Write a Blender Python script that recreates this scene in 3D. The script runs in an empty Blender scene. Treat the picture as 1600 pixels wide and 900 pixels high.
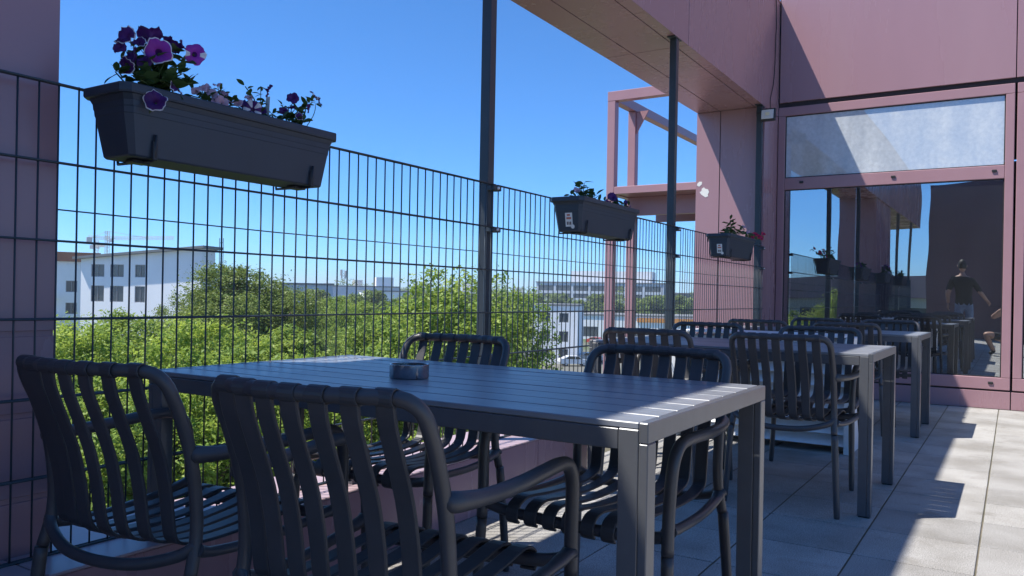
import bpy, math, random
import numpy as np
from mathutils import Vector, Matrix, Euler
random.seed(7)
R = math.radians
sc = bpy.context.scene
COL = sc.collection

# ------------------------------------------------------------------ camera
CAM_H = 0.946
FPX, YAW, ROLL, PITCH = 1245.9, -0.5618, 0.0184, -0.0002
cam_d = bpy.data.cameras.new('camera')
cam = bpy.data.objects.new('camera', cam_d)
COL.objects.link(cam)
sc.camera = cam
cam_d.sensor_fit = 'HORIZONTAL'
cam_d.sensor_width = 36.0
cam_d.lens = FPX / 1600.0 * 36.0
cam_d.shift_y = 12.09 / 1600.0
cam_d.clip_start = 0.02
cam_d.clip_end = 9000.0
_fw = Vector((math.sin(YAW), math.cos(YAW), 0)); _rt = Vector((math.cos(YAW), -math.sin(YAW), 0)); _up = Vector((0, 0, 1))
_f2 = _fw * math.cos(PITCH) + _up * math.sin(PITCH); _u2 = _up * math.cos(PITCH) - _fw * math.sin(PITCH)
_r3 = _rt * math.cos(ROLL) + _u2 * math.sin(ROLL); _u3 = _u2 * math.cos(ROLL) - _rt * math.sin(ROLL)
_m = Matrix((( _r3.x, _u3.x, -_f2.x, 0), (_r3.y, _u3.y, -_f2.y, 0), (_r3.z, _u3.z, -_f2.z, CAM_H), (0, 0, 0, 1)))
cam.matrix_world = _m

def at(x, y, depth):
    """the place that lies `depth` metres out along the lens axis in the direction of a photo pixel"""
    d = _f2 + _r3 * ((x - 800) / FPX) - _u3 * ((y - 462.09) / FPX)
    return Vector((0, 0, CAM_H)) + d * depth

# ------------------------------------------------------------------ sky and sun
SUN_TRAVEL = Vector((0.435, 0.35, -1.0)).normalized()
sun_el = math.asin(-SUN_TRAVEL.z)
sun_az = math.atan2(-SUN_TRAVEL.x, -SUN_TRAVEL.y)       # clockwise from +Y
world = bpy.data.worlds.new('World')
sc.world = world
world.use_nodes = True
wn = world.node_tree
wn.nodes.clear()
sky = wn.nodes.new('ShaderNodeTexSky')
sky.sky_type = 'NISHITA'
sky.sun_disc = False
sky.sun_elevation = sun_el
sky.sun_rotation = sun_az
sky.altitude = 3000
sky.air_density = 1.0
sky.dust_density = 1.0
sky.ozone_density = 10.0
bg = wn.nodes.new('ShaderNodeBackground')
bg.inputs['Strength'].default_value = 0.125
tint = wn.nodes.new('ShaderNodeMix'); tint.data_type = 'RGBA'; tint.blend_type = 'MULTIPLY'
tint.inputs[0].default_value = 1.0; tint.inputs[7].default_value = (0.52, 0.92, 1.10, 1)
wo = wn.nodes.new('ShaderNodeOutputWorld')
wn.links.new(sky.outputs[0], tint.inputs[6])
wn.links.new(tint.outputs[2], bg.inputs[0])
wn.links.new(bg.outputs[0], wo.inputs[0])
sun_d = bpy.data.lights.new('sun', 'SUN')
sun_d.energy = 4.8
sun_d.angle = R(0.5)
sun_d.color = (1.0, 0.95, 0.87)
sun = bpy.data.objects.new('sun', sun_d)
COL.objects.link(sun)
sun.rotation_euler = SUN_TRAVEL.to_track_quat('-Z', 'Y').to_euler()
sc.view_settings.view_transform = 'Standard'
sc.view_settings.look = 'None'
sc.view_settings.gamma = 1.0
sc.view_settings.use_curve_mapping = False
sc.view_settings.exposure = 0.74
sc.cycles.max_bounces = 8
sc.cycles.transparent_max_bounces = 12

# ------------------------------------------------------------------ materials
def mat(name, col, rough=0.5, metal=0.0, var=0.0, scale=6.0, stretch=(1, 1, 1), bump=0.0, bscale=60.0, spec=0.5,
        col2=None, rand=0.0, coat=0.0):
    m = bpy.data.materials.new(name)
    m.use_nodes = True
    nt = m.node_tree
    b = nt.nodes['Principled BSDF']
    b.inputs['Roughness'].default_value = rough
    b.inputs['Metallic'].default_value = metal
    b.inputs['Specular IOR Level'].default_value = spec
    b.inputs['Coat Weight'].default_value = coat
    b.inputs['Coat Roughness'].default_value = 0.12
    b.inputs['Base Color'].default_value = (*col, 1)
    tc = nt.nodes.new('ShaderNodeTexCoord')
    mp = nt.nodes.new('ShaderNodeMapping')
    mp.inputs['Scale'].default_value = stretch
    nt.links.new(tc.outputs['Object'], mp.inputs[0])
    if var or col2 or rand:
        nz = nt.nodes.new('ShaderNodeTexNoise')
        nz.inputs['Scale'].default_value = scale
        nz.inputs['Detail'].default_value = 6
        nz.inputs['Roughness'].default_value = 0.6
        nt.links.new(mp.outputs[0], nz.inputs[0])
        mx = nt.nodes.new('ShaderNodeMix'); mx.data_type = 'RGBA'
        c2 = col2 or tuple(min(1, c * (1 + var)) for c in col)
        c1 = col if col2 else tuple(c * (1 - var) for c in col)
        mx.inputs[6].default_value = (*c1, 1); mx.inputs[7].default_value = (*c2, 1)
        rm = nt.nodes.new('ShaderNodeMapRange')
        rm.inputs[1].default_value = 0.3; rm.inputs[2].default_value = 0.7
        nt.links.new(nz.outputs[0], rm.inputs[0])
        nt.links.new(rm.outputs[0], mx.inputs[0])
        out = mx.outputs[2]
        if rand:
            oi = nt.nodes.new('ShaderNodeObjectInfo')
            hs = nt.nodes.new('ShaderNodeHueSaturation')
            mr = nt.nodes.new('ShaderNodeMapRange')
            mr.inputs[3].default_value = 1 - rand; mr.inputs[4].default_value = 1 + rand
            nt.links.new(oi.outputs['Random'], mr.inputs[0])
            nt.links.new(mr.outputs[0], hs.inputs['Value'])
            nt.links.new(out, hs.inputs['Color'])
            out = hs.outputs[0]
        nt.links.new(out, b.inputs['Base Color'])
    if bump:
        n2 = nt.nodes.new('ShaderNodeTexNoise')
        n2.inputs['Scale'].default_value = bscale
        n2.inputs['Detail'].default_value = 4
        nt.links.new(mp.outputs[0], n2.inputs[0])
        bp = nt.nodes.new('ShaderNodeBump')
        bp.inputs['Strength'].default_value = bump
        bp.inputs['Distance'].default_value = 0.004
        nt.links.new(n2.outputs[0], bp.inputs['Height'])
        nt.links.new(bp.outputs[0], b.inputs['Normal'])
    return m

M = {}
M['pink'] = mat('mauve_cladding', (0.345, 0.200, 0.222), 0.27, var=0.035, scale=2.4, stretch=(1, 1, 0.22), bump=0.10, bscale=1.3, rand=0.035)
def grime(m, amount=0.16, scale=1.1):
    nt = m.node_tree; b = nt.nodes['Principled BSDF']
    src = b.inputs['Base Color'].links[0].from_socket
    gm = nt.nodes.new('ShaderNodeNewGeometry'); mp = nt.nodes.new('ShaderNodeMapping'); mp.inputs['Scale'].default_value = (2.2, 2.2, 0.45)
    nt.links.new(gm.outputs['Position'], mp.inputs[0])
    n1 = nt.nodes.new('ShaderNodeTexNoise'); n1.inputs['Scale'].default_value = scale; n1.inputs['Detail'].default_value = 7; n1.inputs['Roughness'].default_value = 0.65
    nt.links.new(mp.outputs[0], n1.inputs[0])
    n2 = nt.nodes.new('ShaderNodeTexNoise'); n2.inputs['Scale'].default_value = 9; n2.inputs['Detail'].default_value = 8
    nt.links.new(gm.outputs['Position'], n2.inputs[0])
    ad = nt.nodes.new('ShaderNodeMath'); ad.operation = 'MULTIPLY'; nt.links.new(n1.outputs[0], ad.inputs[0]); ad.inputs[1].default_value = 0.5
    mr = nt.nodes.new('ShaderNodeMapRange'); mr.inputs[1].default_value = 0.24; mr.inputs[2].default_value = 0.36; mr.inputs[3].default_value = 0.0; mr.inputs[4].default_value = amount
    nt.links.new(ad.outputs[0], mr.inputs[0])
    mx = nt.nodes.new('ShaderNodeMix'); mx.data_type = 'RGBA'; mx.inputs[7].default_value = (0.40, 0.34, 0.34, 1)
    nt.links.new(mr.outputs[0], mx.inputs[0]); nt.links.new(src, mx.inputs[6]); nt.links.new(mx.outputs[2], b.inputs['Base Color'])
    rr_ = nt.nodes.new('ShaderNodeMapRange'); rr_.inputs[1].default_value = 0.2; rr_.inputs[2].default_value = 0.45; rr_.inputs[3].default_value = b.inputs['Roughness'].default_value - .02; rr_.inputs[4].default_value = b.inputs['Roughness'].default_value + .07
    nt.links.new(ad.outputs[0], rr_.inputs[0]); nt.links.new(rr_.outputs[0], b.inputs['Roughness'])
grime(M['pink'], 0.07)
M['pinkframe'] = mat('mauve_frame_paint', (0.36, 0.207, 0.229), 0.34, var=0.05, scale=3, bump=0.02, bscale=20)
M['groove'] = mat('joint_black', (0.025, 0.02, 0.024), 0.7)
grime(M['pinkframe'], 0.06)
M['steel'] = mat('anthracite_steel', (0.030, 0.038, 0.048), 0.42, var=0.12, scale=9, bump=0.03, bscale=40)
M['wire'] = mat('anthracite_wire', (0.032, 0.045, 0.055), 0.4)
M['frame'] = mat('chair_frame_plastic', (0.055, 0.055, 0.060), 0.40, var=0.1, scale=14, bump=0.05, bscale=240)
M['strap'] = mat('chair_strap_plastic', (0.048, 0.049, 0.054), 0.44, var=0.1, scale=14, bump=0.05, bscale=240)
M['alu'] = mat('table_powder_coat', (0.125, 0.13, 0.14), 0.30, var=0.06, scale=20, bump=0.03, bscale=300, metal=0.25)
M['board'] = mat('table_board_composite', (0.20, 0.215, 0.24), 0.34, var=0.22, scale=9, stretch=(0.6, 12, 4), bump=0.07, bscale=26, rand=0.07)
grime(M['board'], 0.10, 2.5); grime(M['frame'], 0.05, 3); grime(M['strap'], 0.05, 3)
M['planter'] = mat('planter_plastic', (0.027, 0.041, 0.062), 0.46, var=0.06, scale=8, bump=0.02, bscale=80)
M['bracket'] = mat('bracket_black', (0.02, 0.022, 0.026), 0.4)
M['soil'] = mat('potting_soil', (0.035, 0.024, 0.017), 0.95, var=0.4, scale=40, bump=0.6, bscale=60)
M['label'] = mat('paper_label', (0.75, 0.74, 0.70), 0.6, var=0.06, scale=30)
M['ink'] = mat('label_print', (0.12, 0.09, 0.08), 0.6)
M['inkred'] = mat('label_print_red', (0.55, 0.14, 0.08), 0.6)
M['steelshiny'] = mat('brushed_ashtray_metal', (0.40, 0.40, 0.41), 0.24, metal=1.0, var=0.2, scale=30)
M['ash'] = mat('ash', (0.10, 0.09, 0.085), 0.95, var=0.4, scale=60)
M['zinc'] = mat('zinc_louvre', (0.74, 0.76, 0.78), 0.35, metal=0.1, var=0.08, scale=5)
M['white'] = mat('white_lacquer', (0.74, 0.75, 0.76), 0.45, var=0.04, scale=5)
M['blackpl'] = mat('black_housing', (0.02, 0.02, 0.022), 0.45)
M['cable'] = mat('black_cable', (0.012, 0.012, 0.013), 0.5)
M['reflector'] = mat('lamp_reflector', (0.75, 0.73, 0.68), 0.25, metal=0.3, var=0.1, scale=60)
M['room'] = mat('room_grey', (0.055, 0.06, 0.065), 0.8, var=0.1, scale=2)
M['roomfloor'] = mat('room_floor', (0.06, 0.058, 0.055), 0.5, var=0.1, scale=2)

def tile_mat(name='granite_paver'):
    m = bpy.data.materials.new(name); m.use_nodes = True
    nt = m.node_tree; b = nt.nodes['Principled BSDF']
    b.inputs['Roughness'].default_value = 0.85
    tc = nt.nodes.new('ShaderNodeTexCoord')
    gm = nt.nodes.new('ShaderNodeNewGeometry')
    def noise(sc_, det, src):
        n = nt.nodes.new('ShaderNodeTexNoise'); n.inputs['Scale'].default_value = sc_; n.inputs['Detail'].default_value = det
        nt.links.new(src, n.inputs[0]); return n
    fine = noise(240, 3, gm.outputs['Position'])
    big = noise(3.2, 5, gm.outputs['Position'])
    cr = nt.nodes.new('ShaderNodeValToRGB')
    cr.color_ramp.elements[0].position = 0.36; cr.color_ramp.elements[0].color = (0.22, 0.213, 0.203, 1)
    cr.color_ramp.elements[1].position = 0.64; cr.color_ramp.elements[1].color = (0.47, 0.46, 0.438, 1)
    nt.links.new(fine.outputs[0], cr.inputs[0])
    st = nt.nodes.new('ShaderNodeValToRGB')
    st.color_ramp.elements[0].position = 0.32; st.color_ramp.elements[0].color = (0.70, 0.685, 0.66, 1)
    st.color_ramp.elements[1].position = 0.62; st.color_ramp.elements[1].color = (1, 1, 1, 1)
    nt.links.new(big.outputs[0], st.inputs[0])
    mx = nt.nodes.new('ShaderNodeMix'); mx.data_type = 'RGBA'; mx.blend_type = 'MULTIPLY'; mx.inputs[0].default_value = 1
    nt.links.new(cr.outputs[0], mx.inputs[6]); nt.links.new(st.outputs[0], mx.inputs[7])
    oi = nt.nodes.new('ShaderNodeObjectInfo')
    mr = nt.nodes.new('ShaderNodeMapRange'); mr.inputs[3].default_value = 0.86; mr.inputs[4].default_value = 1.10
    nt.links.new(oi.outputs['Random'], mr.inputs[0])
    hs = nt.nodes.new('ShaderNodeHueSaturation')
    nt.links.new(mr.outputs[0], hs.inputs['Value']); nt.links.new(mx.outputs[2], hs.inputs['Color'])
    sn = noise(7.5, 7, gm.outputs['Position'])
    sr = nt.nodes.new('ShaderNodeMapRange'); sr.inputs[1].default_value = 0.60; sr.inputs[2].default_value = 0.72; sr.inputs[3].default_value = 0.0; sr.inputs[4].default_value = 0.45
    nt.links.new(sn.outputs[0], sr.inputs[0])
    sm_ = nt.nodes.new('ShaderNodeMix'); sm_.data_type = 'RGBA'; sm_.inputs[7].default_value = (0.17, 0.155, 0.13, 1)
    nt.links.new(sr.outputs[0], sm_.inputs[0]); nt.links.new(hs.outputs[0], sm_.inputs[6])
    nt.links.new(sm_.outputs[2], b.inputs['Base Color'])
    bp = nt.nodes.new('ShaderNodeBump'); bp.inputs['Strength'].default_value = 0.35; bp.inputs['Distance'].default_value = 0.002
    nt.links.new(fine.outputs[0], bp.inputs['Height']); nt.links.new(bp.outputs[0], b.inputs['Normal'])
    return m
M['tile'] = tile_mat()
M['joint'] = mat('joint_dirt', (0.17, 0.145, 0.105), 0.95, var=0.5, scale=5, col2=(0.075, 0.075, 0.045))

def leaf_mat(name, c1, c2, trans=0.35, rough=0.55, clump=0.9):
    m = bpy.data.materials.new(name); m.use_nodes = True
    nt = m.node_tree; nt.nodes.clear()
    out = nt.nodes.new('ShaderNodeOutputMaterial')
    gm = nt.nodes.new('ShaderNodeNewGeometry')
    mx = nt.nodes.new('ShaderNodeMix'); mx.data_type = 'RGBA'
    mx.inputs[6].default_value = (*c1, 1); mx.inputs[7].default_value = (*c2, 1)
    tcn = nt.nodes.new('ShaderNodeTexCoord'); cn = nt.nodes.new('ShaderNodeTexNoise'); cn.inputs['Scale'].default_value = clump; cn.inputs['Detail'].default_value = 3
    nt.links.new(tcn.outputs['Object'], cn.inputs[0])
    cm = nt.nodes.new('ShaderNodeMapRange'); cm.inputs[1].default_value = 0.35; cm.inputs[2].default_value = 0.65
    nt.links.new(cn.outputs[0], cm.inputs[0])
    av = nt.nodes.new('ShaderNodeMix'); av.data_type = 'FLOAT'; av.inputs[0].default_value = 0.55
    nt.links.new(gm.outputs['Random Per Island'], av.inputs[2]); nt.links.new(cm.outputs[0], av.inputs[3]); nt.links.new(av.outputs[0], mx.inputs[0])
    pb = nt.nodes.new('ShaderNodeBsdfPrincipled')
    pb.inputs['Roughness'].default_value = rough
    pb.inputs['Specular IOR Level'].default_value = 0.35
    nt.links.new(mx.outputs[2], pb.inputs['Base Color'])
    tr = nt.nodes.new('ShaderNodeBsdfTranslucent')
    hs = nt.nodes.new('ShaderNodeHueSaturation'); hs.inputs['Value'].default_value = 1.25; hs.inputs['Hue'].default_value = 0.485
    nt.links.new(mx.outputs[2], hs.inputs['Color']); nt.links.new(hs.outputs[0], tr.inputs[0])
    ms = nt.nodes.new('ShaderNodeMixShader'); ms.inputs[0].default_value = trans
    nt.links.new(pb.outputs[0], ms.inputs[1]); nt.links.new(tr.outputs[0], ms.inputs[2])
    nt.links.new(ms.outputs[0], out.inputs[0])
    return m
M['leaf_light'] = leaf_mat('leaf_fresh_green', (0.14, 0.26, 0.036), (0.42, 0.52, 0.09), 0.4)
M['leaf_mid'] = leaf_mat('leaf_mid_green', (0.115, 0.22, 0.036), (0.33, 0.42, 0.075), 0.35)
M['leaf_dark'] = leaf_mat('leaf_deep_green', (0.10, 0.165, 0.03), (0.21, 0.27, 0.055), 0.3)
M['leaf_far'] = leaf_mat('leaf_far_green', (0.11, 0.18, 0.045), (0.20, 0.27, 0.065), 0.3)
M['leaf_pet'] = leaf_mat('petunia_leaf', (0.035, 0.075, 0.022), (0.07, 0.13, 0.035), 0.3)
M['bark'] = mat('bark', (0.10, 0.075, 0.055), 0.9, var=0.3, scale=8, stretch=(1, 1, 0.2), bump=0.5, bscale=10)
M['petal_dark'] = leaf_mat('petal_dark_purple', (0.055, 0.012, 0.10), (0.10, 0.02, 0.16), 0.3)
M['petal_mag'] = leaf_mat('petal_magenta', (0.32, 0.03, 0.36), (0.38, 0.05, 0.40), 0.4)
M['petal_pink'] = leaf_mat('petal_pale_pink', (0.58, 0.36, 0.46), (0.66, 0.44, 0.52), 0.4)
M['petal_white'] = leaf_mat('petal_white', (0.78, 0.74, 0.80), (0.82, 0.78, 0.80), 0.4)
M['petal_red'] = leaf_mat('petal_crimson', (0.36, 0.012, 0.05), (0.46, 0.02, 0.07), 0.35)
M['stem'] = mat('green_stem', (0.06, 0.11, 0.03), 0.6)

def glass_mat(name, refl, tint, dust=0.0):
    m = bpy.data.materials.new(name); m.use_nodes = True
    nt = m.node_tree; nt.nodes.clear()
    out = nt.nodes.new('ShaderNodeOutputMaterial')
    g = nt.nodes.new('ShaderNodeBsdfGlossy'); g.inputs['Roughness'].default_value = 0.0; g.inputs[0].default_value = (0.92, 0.97, 1.0, 1)
    t = nt.nodes.new('ShaderNodeBsdfTransparent'); t.inputs[0].default_value = (*tint, 1)
    ms = nt.nodes.new('ShaderNodeMixShader'); ms.inputs[0].default_value = refl
    nt.links.new(t.outputs[0], ms.inputs[1]); nt.links.new(g.outputs[0], ms.inputs[2])
    tc = nt.nodes.new('ShaderNodeTexCoord')
    # slow waviness of the pane
    wv = nt.nodes.new('ShaderNodeTexNoise'); wv.inputs['Scale'].default_value = 1.1; wv.inputs['Detail'].default_value = 1
    nt.links.new(tc.outputs['Object'], wv.inputs[0])
    bp = nt.nodes.new('ShaderNodeBump'); bp.inputs['Strength'].default_value = 0.12; bp.inputs['Distance'].default_value = 0.02
    nt.links.new(wv.outputs[0], bp.inputs['Height']); nt.links.new(bp.outputs[0], g.inputs['Normal'])
    last = ms.outputs[0]
    if dust:
        d = nt.nodes.new('ShaderNodeBsdfDiffuse'); d.inputs[0].default_value = (0.70, 0.74, 0.76, 1)
        n1 = nt.nodes.new('ShaderNodeTexNoise'); n1.inputs['Scale'].default_value = 30; n1.inputs['Detail'].default_value = 5
        n2 = nt.nodes.new('ShaderNodeTexNoise'); n2.inputs['Scale'].default_value = 1.6; n2.inputs['Detail'].default_value = 5
        mp = nt.nodes.new('ShaderNodeMapping'); mp.inputs['Scale'].default_value = (3.0, 1, 0.8)
        mp.inputs['Rotation'].default_value = (0, 0.35, 0)
        nt.links.new(tc.outputs['Object'], n1.inputs[0]); nt.links.new(tc.outputs['Object'], mp.inputs[0]); nt.links.new(mp.outputs[0], n2.inputs[0])
        a = nt.nodes.new('ShaderNodeMapRange'); a.inputs[1].default_value = 0.35; a.inputs[2].default_value = 0.7; a.inputs[3].default_value = 0.88; a.inputs[4].default_value = 1.10
        b2 = nt.nodes.new('ShaderNodeMapRange'); b2.inputs[1].default_value = 0.3; b2.inputs[2].default_value = 0.7; b2.inputs[3].default_value = 0.75; b2.inputs[4].default_value = 1.15
        nt.links.new(n1.outputs[0], a.inputs[0]); nt.links.new(n2.outputs[0], b2.inputs[0])
        mu = nt.nodes.new('ShaderNodeMath'); mu.operation = 'MULTIPLY'
        nt.links.new(a.outputs[0], mu.inputs[0]); nt.links.new(b2.outputs[0], mu.inputs[1])
        mu2 = nt.nodes.new('ShaderNodeMath'); mu2.operation = 'MULTIPLY'; mu2.inputs[1].default_value = dust; mu2.use_clamp = True
        nt.links.new(mu.outputs[0], mu2.inputs[0])
        m2 = nt.nodes.new('ShaderNodeMixShader')
        nt.links.new(mu2.outputs[0], m2.inputs[0]); nt.links.new(last, m2.inputs[1]); nt.links.new(d.outputs[0], m2.inputs[2])
        last = m2.outputs[0]
    nt.links.new(last, out.inputs[0])
    return m
M['glass'] = glass_mat('reflective_glass', 0.45, (0.42, 0.47, 0.5), 0.018)
M['glass_dusty'] = glass_mat('dusty_glass', 0.40, (0.42, 0.47, 0.5), 0.66)
M['pane'] = mat('far_window_glass', (0.05, 0.065, 0.08), 0.12, spec=0.8)

# ------------------------------------------------------------------ mesh helpers
class MB:
    def __init__(s): s.v = []; s.f = []; s.m = []; s.s = []
    def add(s, vs, fs, mi=0, smooth=False):
        o = len(s.v); s.v.extend([tuple(p) for p in vs])
        for f in fs: s.f.append(tuple(i + o for i in f)); s.m.append(mi); s.s.append(smooth)
        return s
    def box(s, x0, x1, y0, y1, z0, z1, b=0.0, mi=0):
        if b <= 0:
            vs = [(x, y, z) for x in (x0, x1) for y in (y0, y1) for z in (z0, z1)]
            fs = [(0, 1, 3, 2), (4, 6, 7, 5), (0, 4, 5, 1), (2, 3, 7, 6), (0, 2, 6, 4), (1, 5, 7, 3)]
            return s.add(vs, fs, mi)
        vs = []; idx = {}
        X = (x0, x1); Y = (y0, y1); Z = (z0, z1)
        for i in (0, 1):
            for j in (0, 1):
                for k in (0, 1):
                    for a in range(3):
                        p = [X[i] + (b if i == 0 else -b), Y[j] + (b if j == 0 else -b), Z[k] + (b if k == 0 else -b)]
                        p[a] = (X, Y, Z)[a][(i, j, k)[a]]
                        idx[(i, j, k, a)] = len(vs); vs.append(tuple(p))
        fs = []
        def q(l, n):
            P = [Vector(vs[t]) for t in l]
            nn = (P[1] - P[0]).cross(P[2] - P[0])
            fs.append(tuple(l) if nn.dot(n) > 0 else tuple(reversed(l)))
        for a in range(3):
            o1, o2 = [t for t in range(3) if t != a]
            for sgn in (0, 1):
                l = []
                for (u, w) in ((0, 0), (1, 0), (1, 1), (0, 1)):
                    c = [0, 0, 0]; c[a] = sgn; c[o1] = u; c[o2] = w
                    l.append(idx[(*c, a)])
                n = Vector((0, 0, 0)); n[a] = 1 if sgn else -1
                q(l, n)
            for u in (0, 1):
                for w in (0, 1):
                    c0 = [0, 0, 0]; c1 = [0, 0, 0]; c0[a] = 0; c1[a] = 1
                    for c in (c0, c1): c[o1] = u; c[o2] = w
                    n = Vector((0, 0, 0)); n[o1] = 1 if u else -1; n[o2] = 1 if w else -1
                    q([idx[(*c0, o1)], idx[(*c1, o1)], idx[(*c1, o2)], idx[(*c0, o2)]], n)
        for i in (0, 1):
            for j in (0, 1):
                for k in (0, 1):
                    n = Vector((1 if i else -1, 1 if j else -1, 1 if k else -1))
                    q([idx[(i, j, k, 0)], idx[(i, j, k, 1)], idx[(i, j, k, 2)]], n)
        return s.add(vs, fs, mi)
    def tube(s, pts, r, seg=10, mi=0, caps=True, flat=1.0, smooth=True):
        pts = [Vector(p) for p in pts]; n = len(pts)
        rr = r if isinstance(r, (list, tuple)) else [r] * n
        t = [(pts[min(i + 1, n - 1)] - pts[max(i - 1, 0)]).normalized() for i in range(n)]
        ref = Vector((0, 0, 1)) if abs(t[0].z) < 0.9 else Vector((1, 0, 0))
        u = t[0].cross(ref).normalized()
        vs = []
        for i in range(n):
            u = (u - t[i] * u.dot(t[i]))
            u = u.normalized() if u.length > 1e-6 else t[i].orthogonal().normalized()
            w = t[i].cross(u)
            for k in range(seg):
                a = 2 * math.pi * k / seg
                vs.append(pts[i] + (u * math.cos(a) + w * math.sin(a) * flat) * rr[i])
        fs = [(i * seg + k, i * seg + (k + 1) % seg, (i + 1) * seg + (k + 1) % seg, (i + 1) * seg + k) for i in range(n - 1) for k in range(seg)]
        s.add(vs, fs, mi, smooth)
        if caps:
            o = len(s.v) - len(vs)
            s.f.append(tuple(o + k for k in reversed(range(seg)))); s.m.append(mi); s.s.append(False)
            s.f.append(tuple(o + (n - 1) * seg + k for k in range(seg))); s.m.append(mi); s.s.append(False)
        return s
    def lathe(s, prof, seg=28, c=(0, 0, 0), mi=0, smooth=True):
        vs = []
        for (r, z) in prof:
            for k in range(seg):
                a = 2 * math.pi * k / seg
                vs.append((c[0] + r * math.cos(a), c[1] + r * math.sin(a), c[2] + z))
        fs = [(i * seg + k, i * seg + (k + 1) % seg, (i + 1) * seg + (k + 1) % seg, (i + 1) * seg + k) for i in range(len(prof) - 1) for k in range(seg)]
        return s.add(vs, fs, mi, smooth)
    def prism(s, poly, y0, y1, mi=0):
        """closed polygon in (x, z), from y0 to y1"""
        n = len(poly)
        vs = [(x, y0, z) for x, z in poly] + [(x, y1, z) for x, z in poly]
        fs = [tuple(range(n)), tuple(reversed(range(n, 2 * n)))] + [(i, i + n, (i + 1) % n + n, (i + 1) % n) for i in range(n)]
        return s.add(vs, fs, mi)
    def mesh(s, name, mats):
        me = bpy.data.meshes.new(name)
        me.from_pydata(s.v, [], s.f)
        for m in (mats if isinstance(mats, (list, tuple)) else [mats]): me.materials.append(m)
        me.polygons.foreach_set('material_index', s.m)
        me.polygons.foreach_set('use_smooth', s.s)
        me.update()
        return me

def link(name, me, parent=None, loc=None, rot=None):
    o = bpy.data.objects.new(name, me)
    COL.objects.link(o)
    if parent: o.parent = parent
    if loc is not None: o.location = loc
    if rot is not None: o.rotation_euler = rot
    return o
def part(name, mb, m, parent=None, loc=None, rot=None): return link(name, mb.mesh(name, m), parent, loc, rot)
def tag(o, label, cat, group=None, kind=None):
    o['label'] = label; o['category'] = cat
    if group: o['group'] = group
    if kind: o['kind'] = kind
    return o
def thing(name, label, cat, loc=(0, 0, 0), rz=0.0, group=None):
    o = bpy.data.objects.new(name, None); COL.objects.link(o)
    o.location = loc; o.rotation_euler = (0, 0, rz); o.empty_display_size = 0.1
    return tag(o, label, cat, group)
def struct(o): o['kind'] = 'structure'; return o
def copy_tree(root, label=None, group=None):
    r = root.copy(); COL.objects.link(r)
    if label: r['label'] = label
    if group: r['group'] = group
    for ch in root.children:
        c = ch.copy(); COL.objects.link(c); c.parent = r
        for g in ch.children:
            d = g.copy(); COL.objects.link(d); d.parent = c
    return r
def cr(pts, n=6):
    """smooth curve through points"""
    P = [Vector(p) for p in pts]; out = []
    for i in range(len(P) - 1):
        p0 = P[max(i - 1, 0)]; p1 = P[i]; p2 = P[i + 1]; p3 = P[min(i + 2, len(P) - 1)]
        for k in range(n):
            t = k / n
            out.append(0.5 * ((2 * p1) + (p2 - p0) * t + (2 * p0 - 5 * p1 + 4 * p2 - p3) * t * t + (3 * p1 - p0 - 3 * p2 + p3) * t ** 3))
    out.append(P[-1]); return out

# ------------------------------------------------------------------ main measures of the place
XF = -2.075            # fence plane
ZT = 1.465             # fence top
YW = 8.44              # window wall
YC = 7.92              # far column front
XI, XO = -2.095, -2.78 # beam inner and outer face
ZB, ZBT = 2.85, 4.02   # beam underside, top
ZG = -9.0              # street level

# ------------------------------------------------------------------ ground
def ground_mat():
    m = bpy.data.materials.new('ground_mix'); m.use_nodes = True
    nt = m.node_tree; b = nt.nodes['Principled BSDF']; b.inputs['Roughness'].default_value = 0.9
    gm = nt.nodes.new('ShaderNodeNewGeometry')
    n = nt.nodes.new('ShaderNodeTexNoise'); n.inputs['Scale'].default_value = 0.035; n.inputs['Detail'].default_value = 8
    nt.links.new(gm.outputs['Position'], n.inputs[0])
    c = nt.nodes.new('ShaderNodeValToRGB')
    e = c.color_ramp.elements
    e[0].position = 0.42; e[0].color = (0.07, 0.10, 0.03, 1); e[1].position = 0.58; e[1].color = (0.14, 0.14, 0.12, 1)
    nt.links.new(n.outputs[0], c.inputs[0]); nt.links.new(c.outputs[0], b.inputs['Base Color'])
    return m
g = MB(); g.add([(-2500, -2500, ZG), (2500, -2500, ZG), (2500, 2500, ZG), (-2500, 2500, ZG)], [(0, 1, 2, 3)])
struct(part('ground', g, ground_mat()))
M['asphalt'] = mat('asphalt', (0.055, 0.055, 0.058), 0.9, var=0.2, scale=0.6)
_c = at(700, 545, 135); _d = Vector((math.cos(-YAW), math.sin(-YAW), 0))
_n = Vector((-_d.y, _d.x, 0))
rd = MB(); P = [_c - _d * 140 - _n * 9, _c + _d * 160 - _n * 9, _c + _d * 160 + _n * 9, _c - _d * 140 + _n * 9]
rd.add([(p.x, p.y, ZG + 0.02) for p in P], [(0, 1, 2, 3)])
struct(part('road', rd, M['asphalt']))

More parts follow.
